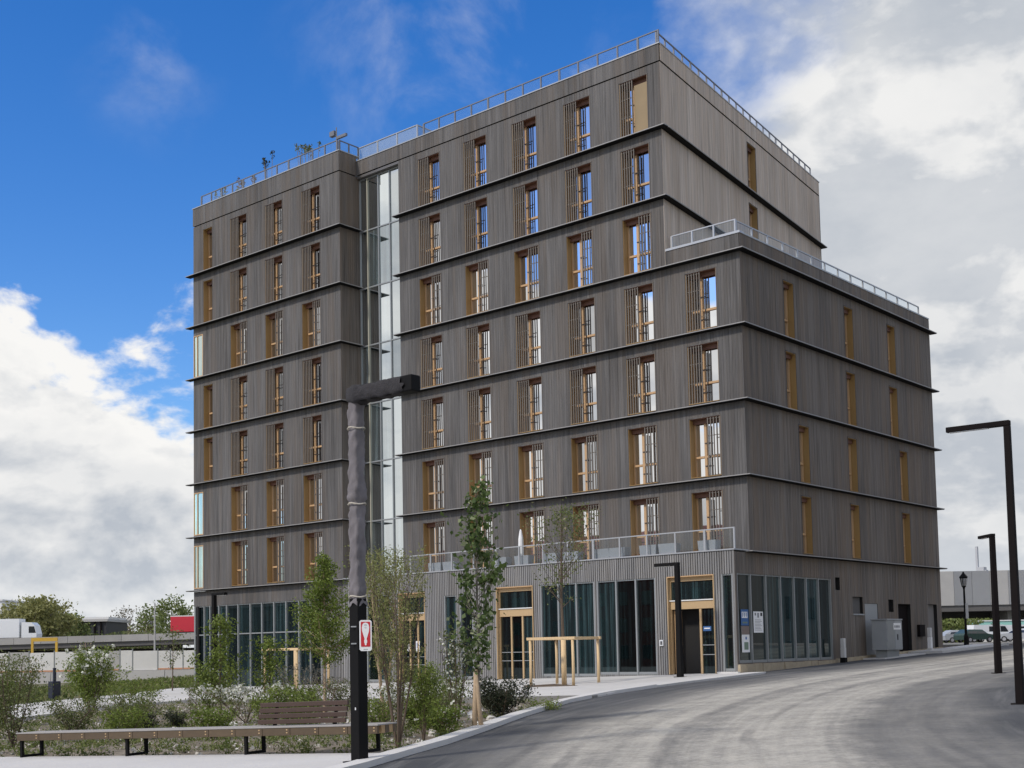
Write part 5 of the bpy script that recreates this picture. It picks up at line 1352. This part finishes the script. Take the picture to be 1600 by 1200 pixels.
far_block(-60, 3, 940, 420, 20, 'white_paint', 'warehouse', 'white block at the far left skyline', 'building', 'white_paint')
far_block(218, 232, 966, 300, 12, 'hoarding_white', 'warehouse', 'small pale block between the low trees beyond the viaduct', 'building', 'hoarding_white')

# ================================================================== FAR RIGHT: clad viaduct, cars, hedge
fa = (-58.0, 111.0); fb = (-10.0, 153.0)
fl_ = math.hypot(fb[0]-fa[0], fb[1]-fa[1]); fang = math.atan2(fb[1]-fa[1], fb[0]-fa[0])
t = thing('clad_viaduct', 'viaduct with ribbed grey metal cladding crossing behind the parked vehicles', 'bridge', (fa[0], fa[1], 0), fang)
q = random.Random(4)
for i in range(26):
    a = fl_*i/26; mb = MB(); mb.box(a+.02, a+fl_/26-.02, -.12-q.uniform(0, .06), 0, 6.4, 11.0, 'fascia_metal' if q.random() < .65 else 'hoarding_grey'); mb.build('cladding_panel', t)
mb = MB(); mb.box(0, fl_, .01, 12, 5.6, 10.8, 'dark_concrete'); mb.build('deck', t)
mb = MB(); mb.box(0, fl_, 9, 9.5, -1, 5.59, 'old_building'); mb.build('back_wall', t)
for i in range(5):
    mb = MB(); mb.box(2+i*14, 3.6+i*14, 2, 8, -1, 5.59, 'viaduct_concrete'); mb.build('pier', t)
def car(x, y, ang, kind, m, label, cat):
    z = 1.45
    t = thing('parked_'+kind, label, cat, (x, y, z), ang, 'vehicles parked past the building')
    if kind == 'van':
        body = [(-2.5, .35), (2.5, .35), (2.55, .9), (2.35, 1.15), (1.75, 1.95), (1.3, 2.05), (-2.45, 2.05), (-2.55, 1.2)]
        glass = [[(1.0, 1.2), (2.05, 1.2), (1.62, 1.85), (1.0, 1.88)], [(-.5, 1.25), (.8, 1.25), (.8, 1.85), (-.5, 1.85)]]; wx = (-1.6, 1.6); hw = .95; wr = .34
    else:
        body = [(-2.1, .32), (2.1, .32), (2.15, .62), (2.0, .82), (1.1, .95), (.45, 1.40), (-1.25, 1.44), (-2.0, 1.02), (-2.15, .8)]
        glass = [[(-.2, .97), (.85, .97), (.38, 1.33), (-.2, 1.36)], [(-1.55, 1.0), (-.3, .97), (-.3, 1.36), (-1.2, 1.37)]]; wx = (-1.3, 1.3); hw = .85; wr = .32
    mb = MB(); n = len(body); ins = .12
    def row(y_, k): return [(px*(1 if pz < 1 else 1-.0*k), y_, pz) for px, pz in body]
    rows = [[(px, -hw+(ins if pz > 1.1 else 0), pz) for px, pz in body], [(px, hw-(ins if pz > 1.1 else 0), pz) for px, pz in body]]
    mb.poly(rows[0], m); mb.poly(rows[1][::-1], m)
    for i in range(n):
        j = (i+1) % n; mb.poly([rows[0][i], rows[1][i], rows[1][j], rows[0][j]], m)
    mb.build('body', t, bevel=.04)
    for side in (-1, 1):
        for g in glass:
            mb = MB(); mb.poly([(px, side*(hw-(ins*.5 if pz < 1.1 else ins)+.012) if pz >= 1.1 else side*(hw+.012-ins*.0), pz) for px, pz in g], 'car_glass'); mb.build('window', t)
    k = 1.95 if kind == 'van' else .75
    ws = [(1.78, 1.85), (2.3, 1.2)] if kind == 'van' else [(.52, 1.36), (1.06, .97)]
    mb = MB(); mb.poly([(ws[0][0]+.02, -.65, ws[0][1]), (ws[0][0]+.02, .65, ws[0][1]), (ws[1][0]+.02, .75, ws[1][1]), (ws[1][0]+.02, -.75, ws[1][1])], 'car_glass'); mb.build('windscreen', t)
    for xx in wx:
        for yy in (-hw+.08, hw-.08): wheel(xx, yy, wr, wr, t, .22)
    for yy in (-hw+.2, hw-.2):
        mb = MB(); xh = body[2][0]; mb.box(xh-.12, xh+.01, yy-.14, yy+.14, .68, .80, 'lamp_lens'); mb.build('headlight', t)
    return t
def gpt(u, d):
    p = at_depth(u, 1000, d); return p.x, p.y
ca = math.atan2(RT.y, RT.x)
for u, d, dang, kind, m_, lab in ((1523, 138, .35, 'car', 'car_green', 'dark green car parked across the pavement end'), (1546, 150, .2, 'van', 'car_white', 'white van parked behind the dark green car'),
                             (1590, 138, 2.7, 'car', 'car_silver', 'silver-white hatchback at the right edge of the picture'), (1500, 143, .1, 'car', 'car_silver', 'grey-blue car half hidden behind the lantern post'), (1592, 156, .1, 'van', 'car_white', 'white van behind the silver hatchback')):
    x, y = gpt(u, d); car(x, y, ca+dang, kind, m_, lab, 'van' if kind == 'van' else 'car')
def far_hedge(u, d, h, w, lab, seed):
    x, y = gpt(u, d); q = random.Random(seed); t = thing('hedge', lab, 'hedge', (x, y, 1.45), 0, 'hedges under the clad viaduct'); P = [(q.uniform(-w, w)/2, q.uniform(-1, 1), q.random()*h) for _ in range(1100)]
    mb = MB(); mb.tube([(0, 0, 0), (0, 0, h*.7)], .08, 'bark_brown', 5); mb.build('trunk', t); leaf_cloud('foliage', P, .45, LF_FAR, t, seed)
far_hedge(1490, 160, 3.0, 7, 'dark green hedge between the building and the lantern post', 1)
far_hedge(1530, 165, 3.0, 5, 'olive hedge above the dark green car', 2)
x, y = gpt(1590, 163); t = thing('site_hut', 'pale teal site hut behind the parked vehicles', 'hut', (x, y, 0), ca)
mb = MB(); mb.box(-5.2, 6, 0, 3, 1.4, 4.1, 'teal_paint'); mb.build('wall', t)
mb = MB(); mb.box(-5.3, 6.1, -.1, 3.1, 4.101, 4.25, 'white_paint'); mb.build('roof', t)
mb = MB(); mb.box(-5.2, 6, -.03, -.001, 1.4, 2.3, 'hoarding_white'); mb.build('lower_panel', t)
p = at_depth(1534, 905, 420); t = thing('mast', 'thin grey mast on the right skyline above the clad viaduct', 'mast', (p.x, p.y, 0))
mb = MB(); mb.box(-1.3, 1.3, -1.3, 1.3, -1, p.z+4, 'crane_grey'); mb.build('shaft', t)
mb = MB(); mb.box(-1.6, -.9, -.5, .5, p.z+4.01, p.z+11, 'crane_grey'); mb.build('antenna', t)
mb = MB(); mb.box(.0, 1.9, -1.0, 1.0, p.z+1.5, p.z+4, 'crane_grey') if False else mb.box(1.301, 1.9, -1.0, 1.0, p.z-2, p.z+3, 'crane_grey'); mb.build('equipment', t)

# ================================================================== STREET BEHIND THE CAMERA (seen in the glass)
def street_house(x0, x1, y0, y1, h, m, label, roofm, front):
    t = thing('street_house', label, 'building', (x0, y0, -.5), 0, 'houses across the street, seen in the glass')
    w_, d_ = x1-x0, y1-y0
    mb = MB(); mb.box(0, w_, 0, d_, 0, h, m); mb.build('wall', t)
    mb = MB(); mb.hexa([(-.4, -.4, h), (w_+.4, -.4, h), (w_+.4, d_+.4, h), (-.4, d_+.4, h), (1, d_*.35, h+3), (w_-1, d_*.35, h+3), (w_-1, d_*.65, h+3), (1, d_*.65, h+3)], roofm); mb.build('roof', t)
    n = int((w_ if front == 'y' else d_)//3.2)
    for fz in range(int(h//3)):
        for i in range(n):
            mb = MB(); a = 1+i*3.2
            if front == 'y': mb.box(a, a+1.2, d_+.002, d_+.06, .9+fz*3, 2.4+fz*3, 'car_glass')
            else: mb.box(-.06, -.002, a, a+1.2, .9+fz*3, 2.4+fz*3, 'car_glass')
            mb.build('window', t)
street_house(-96, -44, -92, -76, 13.0, 'brick_red', 'red brick terrace across the street with a red tiled roof', 'brick_red', 'y')
street_house(-160, -100, -88, -74, 9.0, 'old_building', 'long grey terrace left of the red brick one across the street', 'dark_concrete', 'y')
street_house(-40, 8, -90, -78, 9.5, 'old_building', 'grey low house right of the red brick terrace across the street', 'brick_red', 'y')
street_house(17, 40, 34, 120, 15, 'old_building', 'unseen grey apartment row across the road, added to darken the corner glazing and lower side wall', 'dark_concrete', 'x')  # added out of view to block sky from the corner glazing and lower side wall

# ------------------------------------------------------------------ render settings that belong to the scene
scene.render.engine = 'CYCLES'
scene.cycles.max_bounces = 8; scene.cycles.transparent_max_bounces = 16
scene.cycles.use_denoising = True
